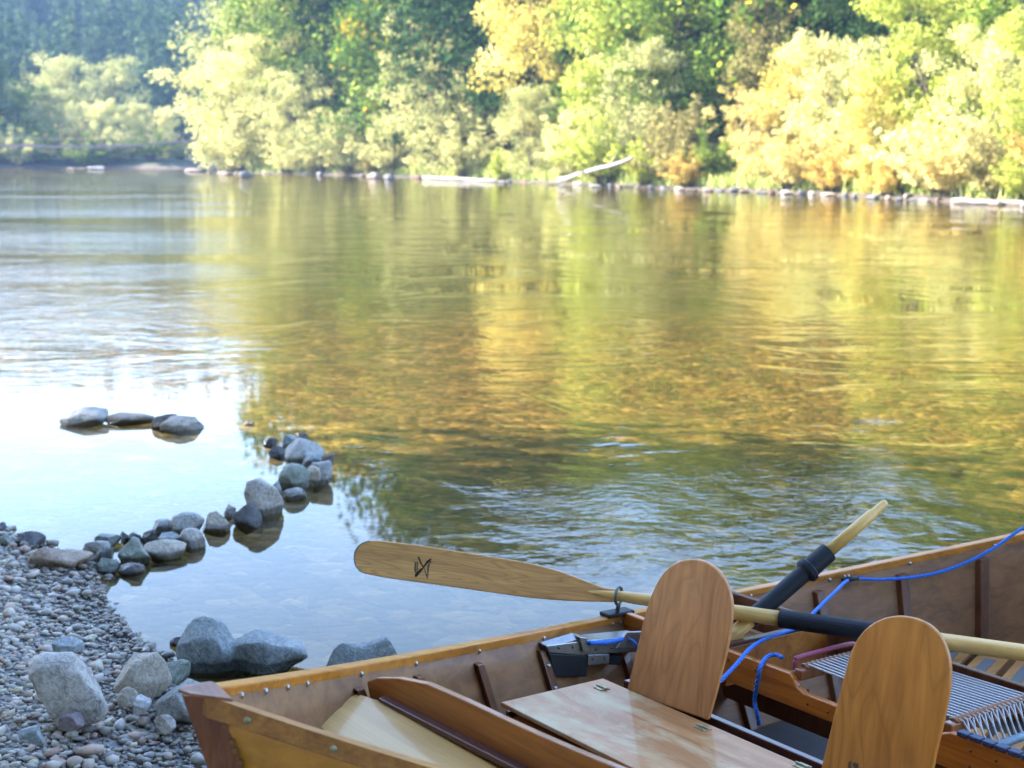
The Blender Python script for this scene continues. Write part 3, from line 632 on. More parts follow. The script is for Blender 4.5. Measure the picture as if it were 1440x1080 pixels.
# backrests: outlines on planes leaning a little aft
def backrest(px,mat,lab,sb,kl):
    n=(1,0,-kl); P=[PL(x,y,(sb,0,ZL),n) for x,y in px]; P=catmull(P+[P[0]],4)[:-1]
    # keep the bottom corners crisp
    t=Vector(n).normalized()*.016
    o=MB().prism(P,t).build('backrest',mat,boat,bevel=.004,seg=3); o['label']=lab; return o
def crisp(px,i):
    return px
bp1=[(880,974),(893,922),(905,870),(916,835),(931,807),(950,791),(970,786),(992,790),(1012,806),(1024,830),(1028,860),(1022,905),(1010,955),(994,1013),(937,993)]
bp2=[(1152,1088),(1164,1040),(1176,990),(1188,945),(1198,912),(1215,886),(1240,870),(1268,866),(1298,874),(1320,893),(1333,925),(1334,962),(1326,1010),(1314,1060),(1303,1122),(1226,1106)]
def backrest2(px,mat,lab,sb,kl):
    n=(1,0,-kl); P=[PL(x,y,(sb,0,ZL),n) for x,y in px]
    mid=catmull(P[:-1],4); P=mid+[P[-1]]
    t=Vector(n).normalized()*.016
    o=MB().prism(P,t).build('backrest',mat,boat,bevel=.005,seg=3); o['label']=lab; return o
backrest2(bp1,M['back'],'scuffed pinkish brown backrest nearer the far side, showing dark scratches at its top',1.70,.10)
backrest2(bp2,M['back2'],'smooth orange-brown backrest with looping wood grain nearest the picture bottom',1.70,.10)
def marks(px,kl,name,off=.0006):
    n=(1,0,-kl); mb=MB()
    for pg in px: mb.prism([PL(x,y,(1.70,0,ZL),n)+Vector((-off,0,0)) for x,y in pg],(.0004,0,0))
    return mb.build(name,M['ink2'],boat)
marks([[(1193,1072),(1197,1070),(1197,1082),(1193,1082)],[(1199,1074),(1201,1072),(1207,1074),(1207,1084),(1203,1084)]],.10,'wood_knot')
# rower's thwarts with the notch for the rope seat
def beam(s,prof,zb,th,mat,name):
    P=[(s,y,z) for y,z in prof]+[(s,prof[-1][0],zb),(s,prof[0][0],zb)]
    return MB().prism(P,(th,0,0)).build(name,mat,boat,bevel=.005)
ZT=-.47; wt=wall(2.2,-.5,1)
pf=[(wt,ZT),(.36,ZT),(.345,ZT-.012),(.33,ZT-.035),(.30,ZT-.047),(-.13,ZT-.047),(-.17,ZT-.04),(-.20,ZT-.012),(-.23,ZT),(-wt,ZT)]
pf=[(max(a,-1.02),b) for a,b in pf]
beam(2.16,pf,ZT-.105,.026,M['thwart'],'thwart')
beam(2.70,[(wall(2.7,-.5,1),ZT-.005),(-1.0,ZT-.005)],ZT-.12,.024,M['rib'],'thwart')
MB().box((2.44,.66,ZT+.004),(.52,.028,.014)).build('side_rail',M['purple'],boat,bevel=.003)
MB().box((2.44,.66,ZT-.07),(.50,.012,.13)).build('side_box_panel',M['brace'],boat,bevel=.002)
MB().box((2.44,.85,ZT-.13),(.50,.36,.012)).build('side_box_shelf',M['panel_in'],boat,bevel=.002)
mb=MB()
for s in (2.159,): 
    for y in (.62,.50,.28,.20,-.30,-.38):
        for dz in (-.03,-.075): mb.dome((s,y,ZT+dz),(-1,0,0),.005,.4)
mb.build('screw_row',M['rib'],boat,smooth=True)
mb=MB()
for k in range(9): mb.box((2.172,-.27-.040*k,ZT+.006),(.030,.034,.014))
mb.build('strap_pads',M['bluetape'],boat,bevel=.003)
# rope seat
y_r=[.345,-.205]
for i,y in enumerate(y_r):
    MB().box((2.40,y,ZT-.004 if i==0 else ZT-.002),(.44,.032,.035)).build('seat_rail',M['stem'],boat,bevel=.006)
mb=MB(); cr=MB()
for k in range(17):
    s=2.225+k*.0215
    mb.tube([(s,.372,ZT-.012),(s,.362,ZT+.0185),(s,.335,ZT+.022),(s,.06,ZT+.016),(s,-.19,ZT+.0205),(s,-.222,ZT+.018)],.0036,6)
mb.build('seat_cords',M['cord'],boat,smooth=True)
for i,y in enumerate(y_r):
    mb=MB(); 
    for k in range(36): s=2.21+k*.0105; mb.tube([(s,y-.018,ZT+.0155),(s+.004,y,ZT+.0215),(s+.008,y+.018,ZT+.0155)],.0040,6)
    mb.build('cord_wrap',M['browncord'],boat,smooth=True)
mb=MB()
for k in range(13):
    s=2.23+k*.028; mb.tube([(s,-.222,ZT+.018),(s+.010,-.235,ZT-.01),(s+.016,-.262,ZT-.062)],.0032,6); mb.tube([(s+.018,-.222,ZT+.018),(s+.012,-.240,ZT-.02),(s+.010,-.262,ZT-.062)],.0032,6)
mb.build('hanging_cords',M['cord'],boat,smooth=True)
MB().tube([(2.24,-.262,ZT-.066),(2.62,-.262,ZT-.066)],.013,12).build('tension_bar',M['bluegrey'],boat,smooth=True)
MB().tube(catmull([(2.20,.372,ZT+.0),(2.205,.375,ZT+.03),(2.23,.375,ZT+.038),(2.45,.378,ZT+.038),(2.50,.376,ZT+.028),(2.53,.35,ZT+.02)],6),.008,8).build('magenta_lashing',M['pink'],boat,smooth=True)
# foot board and slatted floor
mb=MB(); ya,yb=.98,-.1; z1=-.735; z2=-.81; sF=2.56
ring=[(sF,.47+.028*math.cos(a),-.785+.028*math.sin(a)) for a in np.linspace(0,2*math.pi,17)[:-1]]
MB().box((sF,.42,-.775),(.022,1.2,.085)).build('foot_board',M['rib'],boat,bevel=.004)
MB().tube([(sF-.0125,.47,-.785),(sF+.0125,.47,-.785)],.022,18).build('drain_hole',M['cord'],boat)
a=math.radians(21); R2=Matrix.Rotation(a,3,'Z')
def slats(c,n,L,W,gap,z):
    for k in range(n):
        off=R2@Vector((0,-(k-(n-1)/2)*(W+gap),0)); o=MB().box(Vector(c)+off,(L,W,.02),R2).build('floor_slat',M['slat'],boat,bevel=.003)
        g=MB().box(Vector(c)+off+Vector((0,0,.0115)),(L*.62,W*.36,.003),R2).build('grip_strip',M['grip'],o)
slats((3.58,.46,-.78),9,.46,.115,.03,-.78)
slats((2.92,.02,-.80),6,.36,.105,.028,-.80)
# anchor release bracket on the far side
YB=.99
def Q(x,y,v=YB): return BY(x,y,v)
br=MB().prism([Q(768,908),Q(822,901),Q(902,893),Q(902,917),Q(826,920),Q(822,922),Q(772,918)],(0,.07,.0)).build('anchor_bracket',M['alu'],boat,bevel=.003)
MB().prism([Q(772,919,YB-.002),Q(826,922,YB-.002),Q(826,952,YB-.002),Q(780,952,YB-.002)],(0,.09,0)).build('pulley_block',M['blackp'],br,bevel=.004)
MB().prism([Q(827,921,YB-.006),Q(857,920,YB-.006),Q(857,933,YB-.006),Q(827,936,YB-.006)],(0,.05,0)).build('metal_plate',M['alu'],br,bevel=.002)
MB().prism([Q(857,922,YB+.004),Q(876,922,YB+.004),Q(873,936,YB+.004),Q(857,935,YB+.004)],(0,.07,0)).build('pulley_block',M['blackp'],br,bevel=.004)
MB().prism([Q(815,896,YB-.01),Q(826,897,YB-.01),Q(829,918,YB-.01),Q(820,917,YB-.01)],(0,.06,0)).build('cam_plate',M['alu'],br,bevel=.002)
MB().prism([Q(866,912,YB-.012),Q(882,889,YB-.012),Q(904,888,YB-.012),Q(902,913,YB-.012)],(0,.012,0)).build('cam_plate',M['alu'],br,bevel=.002)
MB().tube(catmull([Q(828,904,YB-.015),Q(845,904,YB-.02),Q(862,902,YB-.018),Q(880,897,YB-.0)],6),.0085,8).build('blue_cord',M['bluerope'],br,smooth=True)
mb=MB()
for q in ((786,911),(806,910),(838,913),(860,911),(875,907),(892,906)): mb.dome(Q(*q,YB-.0005),(0,-1,.1),.0055,.6)
for q in ((833,927),(850,926)): mb.dome(Q(*q,YB-.0065),(0,-1,.1),.004,.6)
mb.build('bracket_screws',M['dullmetal'],br)
MB().tube(catmull([Q(880,897,YB-.0),Q(894,905,YB-.03),Q(900,925,YB-.035),Q(893,938,YB-.03)],6),.005,8).build('blue_cord',M['bluerope'],br,smooth=True)
MB().prism([Q(768,911,YB+.003),Q(812,898,YB+.003),Q(816,908,YB+.003)],(0,.03,.012)).build('top_flange',M['alu'],br,bevel=.002)
# oarlock: base on the far rail and open ring round the oar neck
OA=B(870,838,-.385); OB=B(1440,918,-.36); ax=(OB-OA).normalized()
sA=OA.x
ob=MB().box((s_at(874),gw(s_at(874))-.02,gz(s_at(874))+.009),(.12,.055,.016)).build('oarlock_base',M['blackp'],boat,bevel=.004)
u_=ax.cross(Vector((0,0,1))).normalized(); w_=ax.cross(u_).normalized()
if w_.z>0: w_=-w_
ringp=[OA+ax*.0+(u_*math.cos(t)+w_*math.sin(t))*.030 for t in np.linspace(math.radians(-75),math.radians(255),22)]
MB().tube(ringp,.0055,8).build('oarlock_ring',M['dullmetal'],boat,smooth=True)
MB().tube([OA+w_*.034,Vector((s_at(874),gw(s_at(874))-.02,gz(s_at(874))+.015))],.008,8).build('oarlock_pin',M['dullmetal'],boat,smooth=True)
# ---------------------------------------------------------------- oars (things of their own, resting in the boat)
oar=empty('oar',L2W(OA),'long ash oar lying across the boat with its dark-marked blade over the water','oar','wooden oars laid in the boat')
AW=L2W(OA); BW=L2W(OB); axw=(BW-AW).normalized()
tocam=(EYE-AW).normalized(); nrm=(tocam-axw*tocam.dot(axw)).normalized(); side=axw.cross(nrm).normalized()
FR=Matrix((axw,side,nrm)).transposed(); oar.matrix_world=Matrix.Translation(AW)@FR.to_4x4(); FRT=FR.transposed()
def OW(x,y):                            # pixel -> oar coordinates on the blade plane
    d=ray(x,y); t=(AW-EYE).dot(nrm)/d.dot(nrm); return FRT@(EYE+d*t-AW)
bl=[(868,829),(850,826),(830,819),(790,804),(745,792),(700,784),(650,776),(600,768),(560,763),(527,760),(510,764),(501,774),(499,787),(503,799),(515,807),(560,815),(640,826),(740,840),(800,845),(835,846),(868,847)]
P=[OW(x,y) for x,y in bl]; P=catmull(P,8)
o=MB().prism([p+Vector((0,0,.006)) for p in P],(0,0,-.013)).build('blade',M['blade'],oar,bevel=.005,seg=3)
tp=[p for p in P if p.x<OW(520,785).x]; cen=OW(520,785)
MB().prism([p+Vector((-.0012,0,.0064)) for p in tp]+[p.lerp(cen,.07)+Vector((0,0,.0064)) for p in tp[::-1]],(0,0,-.0138)).build('blade_tip_edge',M['tipedge'],oar)
xe=(FRT@(BW-AW)).x
def sx_(px,py): return OW(px,py).x
xs1=sx_(1097,871); xs2=sx_(1222,890); 
MB().tube([(-.13,0,0),(-.07,0,0),(-.02,0,0),(.06,0,0),(.3,0,0),(xs1,0,0)],[.004,.012,.017,.0205,.0245,.0255],18).build('shaft',M['shaft'],oar,smooth=True)
MB().tube([(xs1-.001,0,0),(xs1,0,0),(xs2+.05,0,0),(xs2+.051,0,0)],[.0262,.0305,.0305,.0262],20).build('sleeve',M['rubber'],oar,smooth=False)
MB().tube([(xs2+.05,0,0),(xe+.5,0,0),(xe+.52,0,0),(xe+.66,0,0)],[.0262,.0262,.018,.018],18).build('handle',M['shaft'],oar,smooth=True)
def ek(X_,Y_): return OW(500+X_/6.545,740+Y_/6.545)+Vector((0,0,.0062))
em=MB(); fa=MB()
for pg in ([(578,283),(592,280),(612,330),(634,372),(628,384),(600,335)],[(700,296),(708,304),(668,345),(636,386),(628,376),(662,322)],[(632,372),(640,384),(676,478),(666,480)],[(628,378),(634,388),(572,466),(552,468),(556,440),(600,398)],[(690,325),(710,328),(706,334),(688,334)]):
    em.prism([ek(*q) for q in pg],(0,0,.0008))
for pg in ([(553,332),(568,330),(566,440),(546,412)],[(573,322),(584,330),(580,425),(570,436)],[(680,338),(696,322),(688,362),(676,455),(668,462),(666,370)]):
    fa.prism([ek(*q) for q in pg],(0,0,.0005))
o=em.build('burnt_emblem',M['ink'],oar); fa.build('faded_bars',M['ink2'],o)
# second oar, handle rising to the upper right
PA=L2W(B(1030,893,-.45)); PT=L2W(B(1246,706,-.03)); a2=(PT-PA).normalized()
oar2=empty('oar',PA,'oar with black rubber sleeve and collar, its bare handle pointing up over the far rail','oar','wooden oars laid in the boat')
L=(PT-PA).length
R3=a2.to_track_quat('X','Z').to_matrix(); oar2.matrix_world=Matrix.Translation(PA)@R3.to_4x4()
def fr(px,py):                          # fraction along the oar at a pixel
    d=ray(px,py); w0=EYE-PA; A1=a2.dot(a2); b_=a2.dot(d); c_=d.dot(d); d1=a2.dot(w0); e1=d.dot(w0); return (b_*e1-c_*d1)/(A1*c_-b_*b_)*-1 if False else (c_*d1-b_*e1)/(A1*c_-b_*b_)
t1=fr(1062,862)-.03; t2=fr(1143,794); t3=fr(1166,778); t4=fr(1228,722)
MB().tube([(-.42,0,0),(-.30,0,0),(0,0,0),(t1,0,0)],[.016,.024,.025,.0255],18).build('shaft',M['shaft'],oar2,smooth=True)
MB().tube([(t1-.001,0,0),(t1,0,0),(t2-.04,0,0)],[.024,.0300,.0305],20).build('sleeve',M['rubber'],oar2,smooth=False)
MB().tube([(t2-.045,0,0),(t2-.035,0,0),(t2-.02,0,0),(t2-.012,0,0),(t3,0,0),(t3+.001,0,0)],[.033,.043,.044,.036,.0345,.022],22).build('collar',M['rubber'],oar2,smooth=False)
MB().tube([(t3,0,0),(t4-.004,0,0),(t4+.004,0,0),(L-.012,0,0),(L,0,0)],[.0215,.0195,.0150,.0150,.010],18).build('handle',M['shaft'],oar2,smooth=True)
MB().prism([(-.38,.02,0),(-.42,.06,0),(-.62,.07,0),(-.66,0,0),(-.62,-.07,0),(-.42,-.06,0),(-.38,-.02,0)],(0,0,.012)).build('blade',M['blade'],oar2,bevel=.004)
# ---------------------------------------------------------------- ropes
def rope(pts,label,r=.0068):
    P=[L2W(p) for p in pts]; c0=P[0]; P=catmull([p-c0 for p in P],10)
    D=[P[0]]                            # even steps, then three strands laid round the line
    for p in P[1:]:
        while (p-D[-1]).length>.0035: D.append(D[-1]+(p-D[-1]).normalized()*.0035)
    mb=MB(); u=(D[1]-D[0]).orthogonal().normalized(); U3=[]
    for i,p in enumerate(D):
        t=(D[min(i+3,len(D)-1)]-D[max(i-3,0)]).normalized(); u=(u-t*u.dot(t)).normalized(); U3.append((p,u.copy(),t.cross(u)))
    for k in range(3):
        mb.tube([p+(a*math.cos(i*.42+k*2.094)+b*math.sin(i*.42+k*2.094))*r*.46 for i,(p,a,b) in enumerate(U3)],r*.60,6)
    o=mb.build('rope',M['bluerope'],None,smooth=True); o.location=c0; return tagp(o,label,'rope')
rp=[]
for x,y,v in ((1500,715,None),(1440,742,None),(1405,766,None),(1370,786,None),(1330,802,None),(1290,811,None),(1240,815,None),(1197,815,None)):
    s=s_at(x,.06,-.0); w=gw(s)-.07; p=BY(x,y,w); rp.append(p)
kn=rp[-1].copy()
rp+= [B(1175,832,-.46),B(1150,856,-.47),B(1128,878,-.475),B(1110,887,-.45),B(1080,897,-.44),B(1055,912,-.44),B(1035,935,-.46),B(1010,960,-.49),B(985,978,-.51),B(960,992,-.58)]
rope(rp,'long blue rope running along the far rail and down between the seats')
rope([B(1100,925,ZT+.012),B(1092,921,ZT+.012),B(1080,923,ZT+.01),BS(1070,936,2.14),BS(1066,955,2.13),BS(1061,985,2.135),BS(1065,1004,2.13),BS(1068,1020,2.14)],'short blue rope end looped over the front thwart and hanging down',.0072)
MB().box(kn+Vector((.0,.02,-.004)),(.045,.03,.012)).build('rope_cleat',M['blackp'],boat,bevel=.004)
MB().tube([kn+Vector((-.03,-.005,.004)),kn+Vector((.03,-.005,.004))],.011,8).build('cleat_horn',M['blackp'],boat,smooth=True)
# ---------------------------------------------------------------- trees
def leafcloud(cl,nl,size,r,flat=1.0):
    """cl: clumps (x,y,z,radius). returns quads scattered through the clumps, with a hue value each"""
    cl=np.asarray(cl); wgt=cl[:,3]**2; k=r.choice(len(cl),nl,p=wgt/wgt.sum()); hv=r.random(len(cl))
    d=r.normal(size=(nl,3)); d/=np.linalg.norm(d,axis=1)[:,None]; rr=r.random(nl)**.45
    c=cl[k,:3]+d*(rr*cl[k,3])[:,None]*np.array([1,1,.8*flat])
    n=d*.6+r.normal(size=(nl,3))*.7+np.array([0,0,.35]); n/=np.linalg.norm(n,axis=1)[:,None]
    t=np.cross(n,r.normal(size=(nl,3))); t/=np.linalg.norm(t,axis=1)[:,None]; b=np.cross(n,t)
    s=size*r.uniform(.6,1.35,nl); a=s[:,None]*t; b=b*(s*r.uniform(.45,.8,nl))[:,None]
    V=np.stack([c-a,c-b*.9,c+a,c+b],1).reshape(-1,3); Fq=np.arange(nl*4).reshape(-1,4)
    v=np.clip(.55*hv[k]+.45*r.random(nl),0,1); return V,Fq,np.repeat(v,4)
def limbs(r,h,r0,spread,n,base=.15,drop=0.0,trunks=1,lean=0):
    mb=MB(); tips=[]
    for q in range(trunks):
        a0=r.uniform(0,6.28); ln=lean if trunks>1 else .04
        dx,dy=math.cos(a0)*ln*h,math.sin(a0)*ln*h
        pts=[Vector((dx*t**1.2+r.normal()*.012*h,dy*t**1.2+r.normal()*.012*h,t*h*.93)) for t in np.linspace(0,1,8)]; pts[0]=Vector((math.cos(a0)*.05*(trunks>1),math.sin(a0)*.05*(trunks>1),-.6))
        rs=[r0/math.sqrt(trunks)*(1-.92*t)+.01 for t in np.linspace(0,1,8)]; mb.tube(pts,rs,7); tips.append((*pts[-1],.5))
        for k in range(n//trunks):
            t=base+(1-base)*(k+r.random())/(n/trunks); t=min(t,.97); i=min(int(t*7),6); p=pts[i].lerp(pts[i+1],t*7-i)
            a=r.uniform(0,6.28); L_=spread(t)*r.uniform(.65,1.1); up=r.uniform(.1,.6)-drop
            e=p+Vector((math.cos(a),math.sin(a),up))*L_; m=p.lerp(e,.5)+Vector((0,0,.08*L_))
            mb.tube([p,m,e],[max(.012,rs[i]*.4),max(.01,rs[i]*.25),.012],5); tips.append((*m,1)); tips.append((*e,1.)); tips.append((*p.lerp(e,.75),.8))
    return mb,tips
def mk_round(seed,h=14,w=.36,nl=13000,leaf=.16,base=.12,trunks=1,lean=0,n=64,cr=.085):
    r=np.random.default_rng(seed); mb,t=limbs(r,h,.018*h,lambda q:h*w*(math.sin(math.pi*min(1,(q*.85+.12)))**.6),n,base,0,trunks,lean)
    cl=[(x+r.normal()*.02*h,y+r.normal()*.02*h,z,h*cr*r.uniform(.35,1.45)*k) for x,y,z,k in t]
    return mb,leafcloud(cl,nl,leaf,r)
def mk_bush(seed,h=5,w=.62,nl=10000,leaf=.085):
    r=np.random.default_rng(seed); mb=MB(); cl=[]
    for k in range(46):
        a=r.uniform(0,6.28); o_=r.uniform(0,.25)*h; L_=h*r.uniform(.45,1.0); sp=r.uniform(.05,w)
        p0=Vector((math.cos(a)*o_*.5,math.sin(a)*o_*.5,-.3)); e=Vector((math.cos(a)*(o_+sp*h*.75),math.sin(a)*(o_+sp*h*.75),L_*(1-.55*(sp/w)**2)))
        m=p0.lerp(e,.55)+Vector((0,0,.12*h)); mb.tube([p0,m,e],[.03,.02,.008],5)
        for q in (.3,.5,.7,.85,1): 
            c=p0.lerp(m,q/.55) if q<.55 else m.lerp(e,(q-.55)/.45); cl.append((c.x,c.y,max(c.z,.15*h),h*.085*r.uniform(.5,1.4)*(1.25-q*.6)))
    return mb,leafcloud(cl,nl,leaf,r)
def mk_conifer(seed,h=26,w=.16,nl=9000,leaf=.26,base=.08):
    r=np.random.default_rng(seed); mb=MB(); mb.tube([(0,0,-1),(0,0,h*.5),(0,0,h)],[.016*h,.009*h,.02],7); cl=[]
    z=base*h
    while z<h*.985:
        t=z/h; R_=w*h*(1-t)**.8+.12; nb=max(4,int(8*(1-t)+3))
        for k in range(nb):
            a=r.uniform(0,6.28); L_=R_*r.uniform(.6,1.12); e=Vector((math.cos(a)*L_,math.sin(a)*L_,z-.22*L_))
            mb.tube([(0,0,z),(e.x*.5,e.y*.5,z+.03*L_),e],[.05,.03,.012],4)
            for q in (.35,.6,.82,1.0): cl.append((e.x*q,e.y*q,z-.22*L_*q*q,max(.16,.20*L_*(1.15-q*.35))))
        z+=h*r.uniform(.026,.04)
    return mb,leafcloud(cl,nl,leaf,r,.55)
PROTO={}
def proto(key,fn,*a,**k):
    mb,(V,Fq,v)=fn(*a,**k); tm=bpy.data.meshes.new('trunk'); tm.from_pydata(mb.v,[],mb.f); tm.update(); tm.shade_smooth(); tm.materials.append(M['bark'])
    PROTO[key]=(tm,npmesh('crown',V,Fq,LM['green'],v),a[0] if 0 else None)
proto('r1',mk_round,11,14,.30,14000,.15); proto('r2',mk_round,12,14,.36,14000,.15,.10,3,.16,66); proto('r3',mk_round,13,14,.26,9000,.16,.06,1,0,60,.10)
proto('w1',mk_round,14,10,.42,16000,.105,.03,6,.30,110,.070); proto('w2',mk_round,15,10,.36,16000,.105,.03,5,.24,100,.075)
proto('b1',mk_bush,21); proto('b2',mk_bush,22,5,.75); proto('b3',mk_bush,23,5,.5,10000,.09)
proto('c1',mk_conifer,31); proto('c2',mk_conifer,32,26,.20); proto('c3',mk_conifer,33,26,.13)
HT={'r':14.0,'w':10.0,'b':5.0,'c':26.0}
def tree(key,x,y,h,mat,name,label,cat='tree',group=None,wide=1.0,z=None,bark='bark',sink=.0):
    z=tz(x,y)-sink if z is None else z
    o=empty(name,(x,y,z),label,cat,group); s=h/HT[key[0]]; o.scale=(s*wide,s*wide,s); o.rotation_euler=(0,0,random.uniform(0,6.28))
    tm,cm,_=PROTO[key]
    for nm,me,mt in (('trunk' if key[0]!='b' else 'stems',tm,M[bark]),('crown' if key[0]!='b' else 'foliage',cm,LM[mat])):
        c=bpy.data.objects.new(nm,me); C.objects.link(c); c.parent=o; c.material_slots[0].link='OBJECT'; c.material_slots[0].material=mt
    return o
def bankY(px):                          # where the far water line lies in the direction of picture column px
    best=None
    k=(px-720)/F*ct
    for (ax_,ay),(bx,by) in zip(far[8:-1],far[9:]):
        for t in np.linspace(0,1,30):
            X_=ax_+(bx-ax_)*t; Y_=ay+(by-ay)*t; e=abs(X_/Y_-k/ct/ct*ct)
            if best is None or e<best[0]: best=(e,X_,Y_)
    return best[1],best[2]
def bt(key,px,ytop,mat,name,label,back=2.0,wide=1.0,cat='tree',group='trees and bushes along the far bank'):
    X_,Y_=bankY(px); k=X_/Y_; n=Vector((X_,Y_)).normalized(); 
    Y_=Y_+back; X_=k*Y_
    z=tz(X_,Y_); D=Y_*ct-(H-0)*-st*0
    # height so that the top reaches picture row ytop
    vv=(ytop-540)/F; d=ray(px,ytop); ztop=H+d.z/d.y*Y_
    h=max(2.0,ztop-z); return tree(key,X_,Y_,h,mat,name,label,cat,group,wide)
T=bt
# front row, left to right
T('w1',350,62,'cream','willow','broad pale yellow-green willow at the left tip of the far bank',3,1.25)
T('w2',385,48,'cream','willow','cream willow rising behind the left tip of the far bank',9,1.1)
T('b2',300,150,'cream','bush','pale low bush overhanging the water at the leftmost tip of the far bank',2,1.2,'bush')
T('r2',378,-55,'sage','alder_tree','tall olive alder whose open top shows dark limbs above the left tip',18,1.0)
T('w1',430,95,'sage','willow','pale sage willow between the left tip and the green maple',3,1.1)
T('b1',455,150,'sage','bush','grey-green rounded bush at the water left of the maple',1.5,1.1,'bush')
T('b3',410,175,'cream','bush','cream bush on the shore under the pale sage willow',1.2,1.1,'bush')
T('r3',548,-50,'maple','maple_tree','vivid green maple with orange-yellow patches and dark trunk',9,1.0)
T('b2',500,140,'sage','bush','silvery green bush at the foot of the green maple, left side',2,1.1,'bush')
T('b1',560,130,'sage','bush','silvery green bush right at the foot of the green maple trunk',3,1.0,'bush')
T('b3',525,200,'olive','bush','low brownish bush on the rocks below the green maple',1,1.1,'bush')
T('w1',640,15,'sage','willow','large pale sage willow right of the green maple',7,1.0)
T('w2',612,60,'sage','willow','slimmer sage willow between the green maple and the large sage willow',5,.9)
T('b2',655,160,'sage','bush','sage bush spilling toward the water under the large sage willow',2,1.1,'bush')
T('r1',700,-160,'dark','fir_tree','dark green tree filling the gap above the sage willow',20,1.0)
T('r2',775,-45,'yellow','maple_tree','golden yellow maple beside the dark green tree',13,.9)
T('w2',745,120,'sage','willow','sage willow below the golden yellow maple',4,1.0)
T('b1',800,150,'cream','bush','pale bush below and right of the golden yellow maple',3,1.1,'bush')
T('b3',705,205,'lime','bush','low green bush beside the pale stump',1,1.0,'bush')
T('r1',860,-60,'lime','alder_tree','light green alder right of the golden yellow maple',10,.85,)
T('w1',880,60,'sage','willow','pale green willow in front of the light green alder',5,.85)
T('b2',855,150,'lime','bush','bright yellow-green bush above the driftwood log',2,1.15,'bush')
T('b1',905,190,'lime','bush','small bright green bush at the right end of the driftwood log',1.5,1.0,'bush')
T('r1',960,-90,'green','alder_tree','deep green alder with a dark shaded hollow, centre right',12,1.0)
T('r3',1010,-40,'green','alder_tree','deep green leafy tree left of the big golden willows',14,1.0)
T('b3',945,130,'olive','bush','grey-brown bush below the deep green alder',3,1.1,'bush')
T('b1',962,206,'gold','bush','low orange-yellow bush alone at the waterline',1,1.25,'bush')
T('b2',1000,170,'green','bush','dark green bush behind the low orange-yellow one',4,1.1,'bush')
T('w1',1065,120,'peach','willow','peach-coloured willow, leftmost of the big golden willows',3,.95)
T('w2',1120,62,'yellow','willow','tall yellow willow behind the peach-coloured one',6,.9)
T('w1',1185,45,'cream','willow','tallest pale yellow willow near the water',4,.8)
T('b2',1110,165,'peach','bush','buff bush along the water under the golden willows',1.5,1.2,'bush')
T('b1',1165,190,'gold','bush','golden bush along the water under the tallest yellow willow',1.2,1.1,'bush')
T('w2',1228,110,'yellow','willow','rounded yellow-gold willow with a dark hollow at its right foot',2.5,.8)
T('b3',1245,205,'gold','bush','ochre bush overhanging the waterline next to the white log',.8,1.0,'bush')
T('r2',1090,-10,'olive','alder_tree','yellow-brown open tree above the peach-coloured willow',14,.8)
T('w1',1310,-30,'lime','willow','large pale green willow right of the golden ones',7,.9)
T('w2',1370,30,'cream','willow','pale yellow-green willow near the right picture edge',4,.75)
T('b2',1325,170,'peach','bush','buff-yellow bush over the white log',1.5,1.2,'bush')
T('b1',1300,120,'cream','bush','pale bush between the golden willows and the large pale green willow',3,1.1,'bush')
T('r3',1425,-140,'green','alder_tree','deep green tree with visible stem at the right picture edge',8,.85)
T('b3',1400,160,'olive','bush','brownish green bush near the right picture edge',2,1.2,'bush')
T('b1',1435,200,'lime','bush','bright green low bush at the right picture edge',1.5,1.1,'bush')
T('w1',1480,20,'lime','willow','light green willow just beyond the right picture edge',4,.9)
T('b2',1500,130,'gold','bush','golden bush just beyond the right picture edge',2,1.2,'bush')
T('w2',1560,40,'yellow','willow','yellow willow well beyond the right picture edge',4,.9)
# second rows: crowded wood on the slope behind (their reflections reach far down the river)
wood_keys=['r1','r2','r3','c1','c2','r1','c3']; wm={'r':['green','green','maple','green','dark'],'c':['dark','conifer']}
rr=np.random.default_rng(5)
tops=[(250,130),(330,50),(380,-20),(430,-80),(480,-160),(540,-270),(600,-320),(700,-330),(800,-310),(860,-190),(905,-130),(940,-210),(1000,-340),(1100,-360),(1140,-260),(1190,-130),(1260,-140),(1300,-250),(1340,-350),(1440,-400),(1700,-400)]
for row,(back,n) in enumerate(((18,26),(30,26),(48,24))):
    for k in range(n):
        px=330+row*5+(1650-330)*(k+.5*rr.random())/n; key=wood_keys[rr.integers(7)]; yt=lerpT(tops,px)+rr.uniform(-50,50)+(2-row)*14
        X_,Y_=bankY(px); sc=(Y_+back)/Y_; X2,Y2=X_*sc,Y_*sc; z=tz(X2,Y2); d=ray(px,yt); h=H+d.z/d.y*Y2-z
        h=min(max(h,8),40); mt=wm[key[0]]; 
        tree(key,X2,Y2,h,mt[rr.integers(len(mt))],'tree' if key[0]=='r' else 'fir_tree','tall tree in the crowded green wood behind the bank bushes','tree','trees of the wood behind the far bank',wide=1.0 if key[0]=='r' else 1.25)
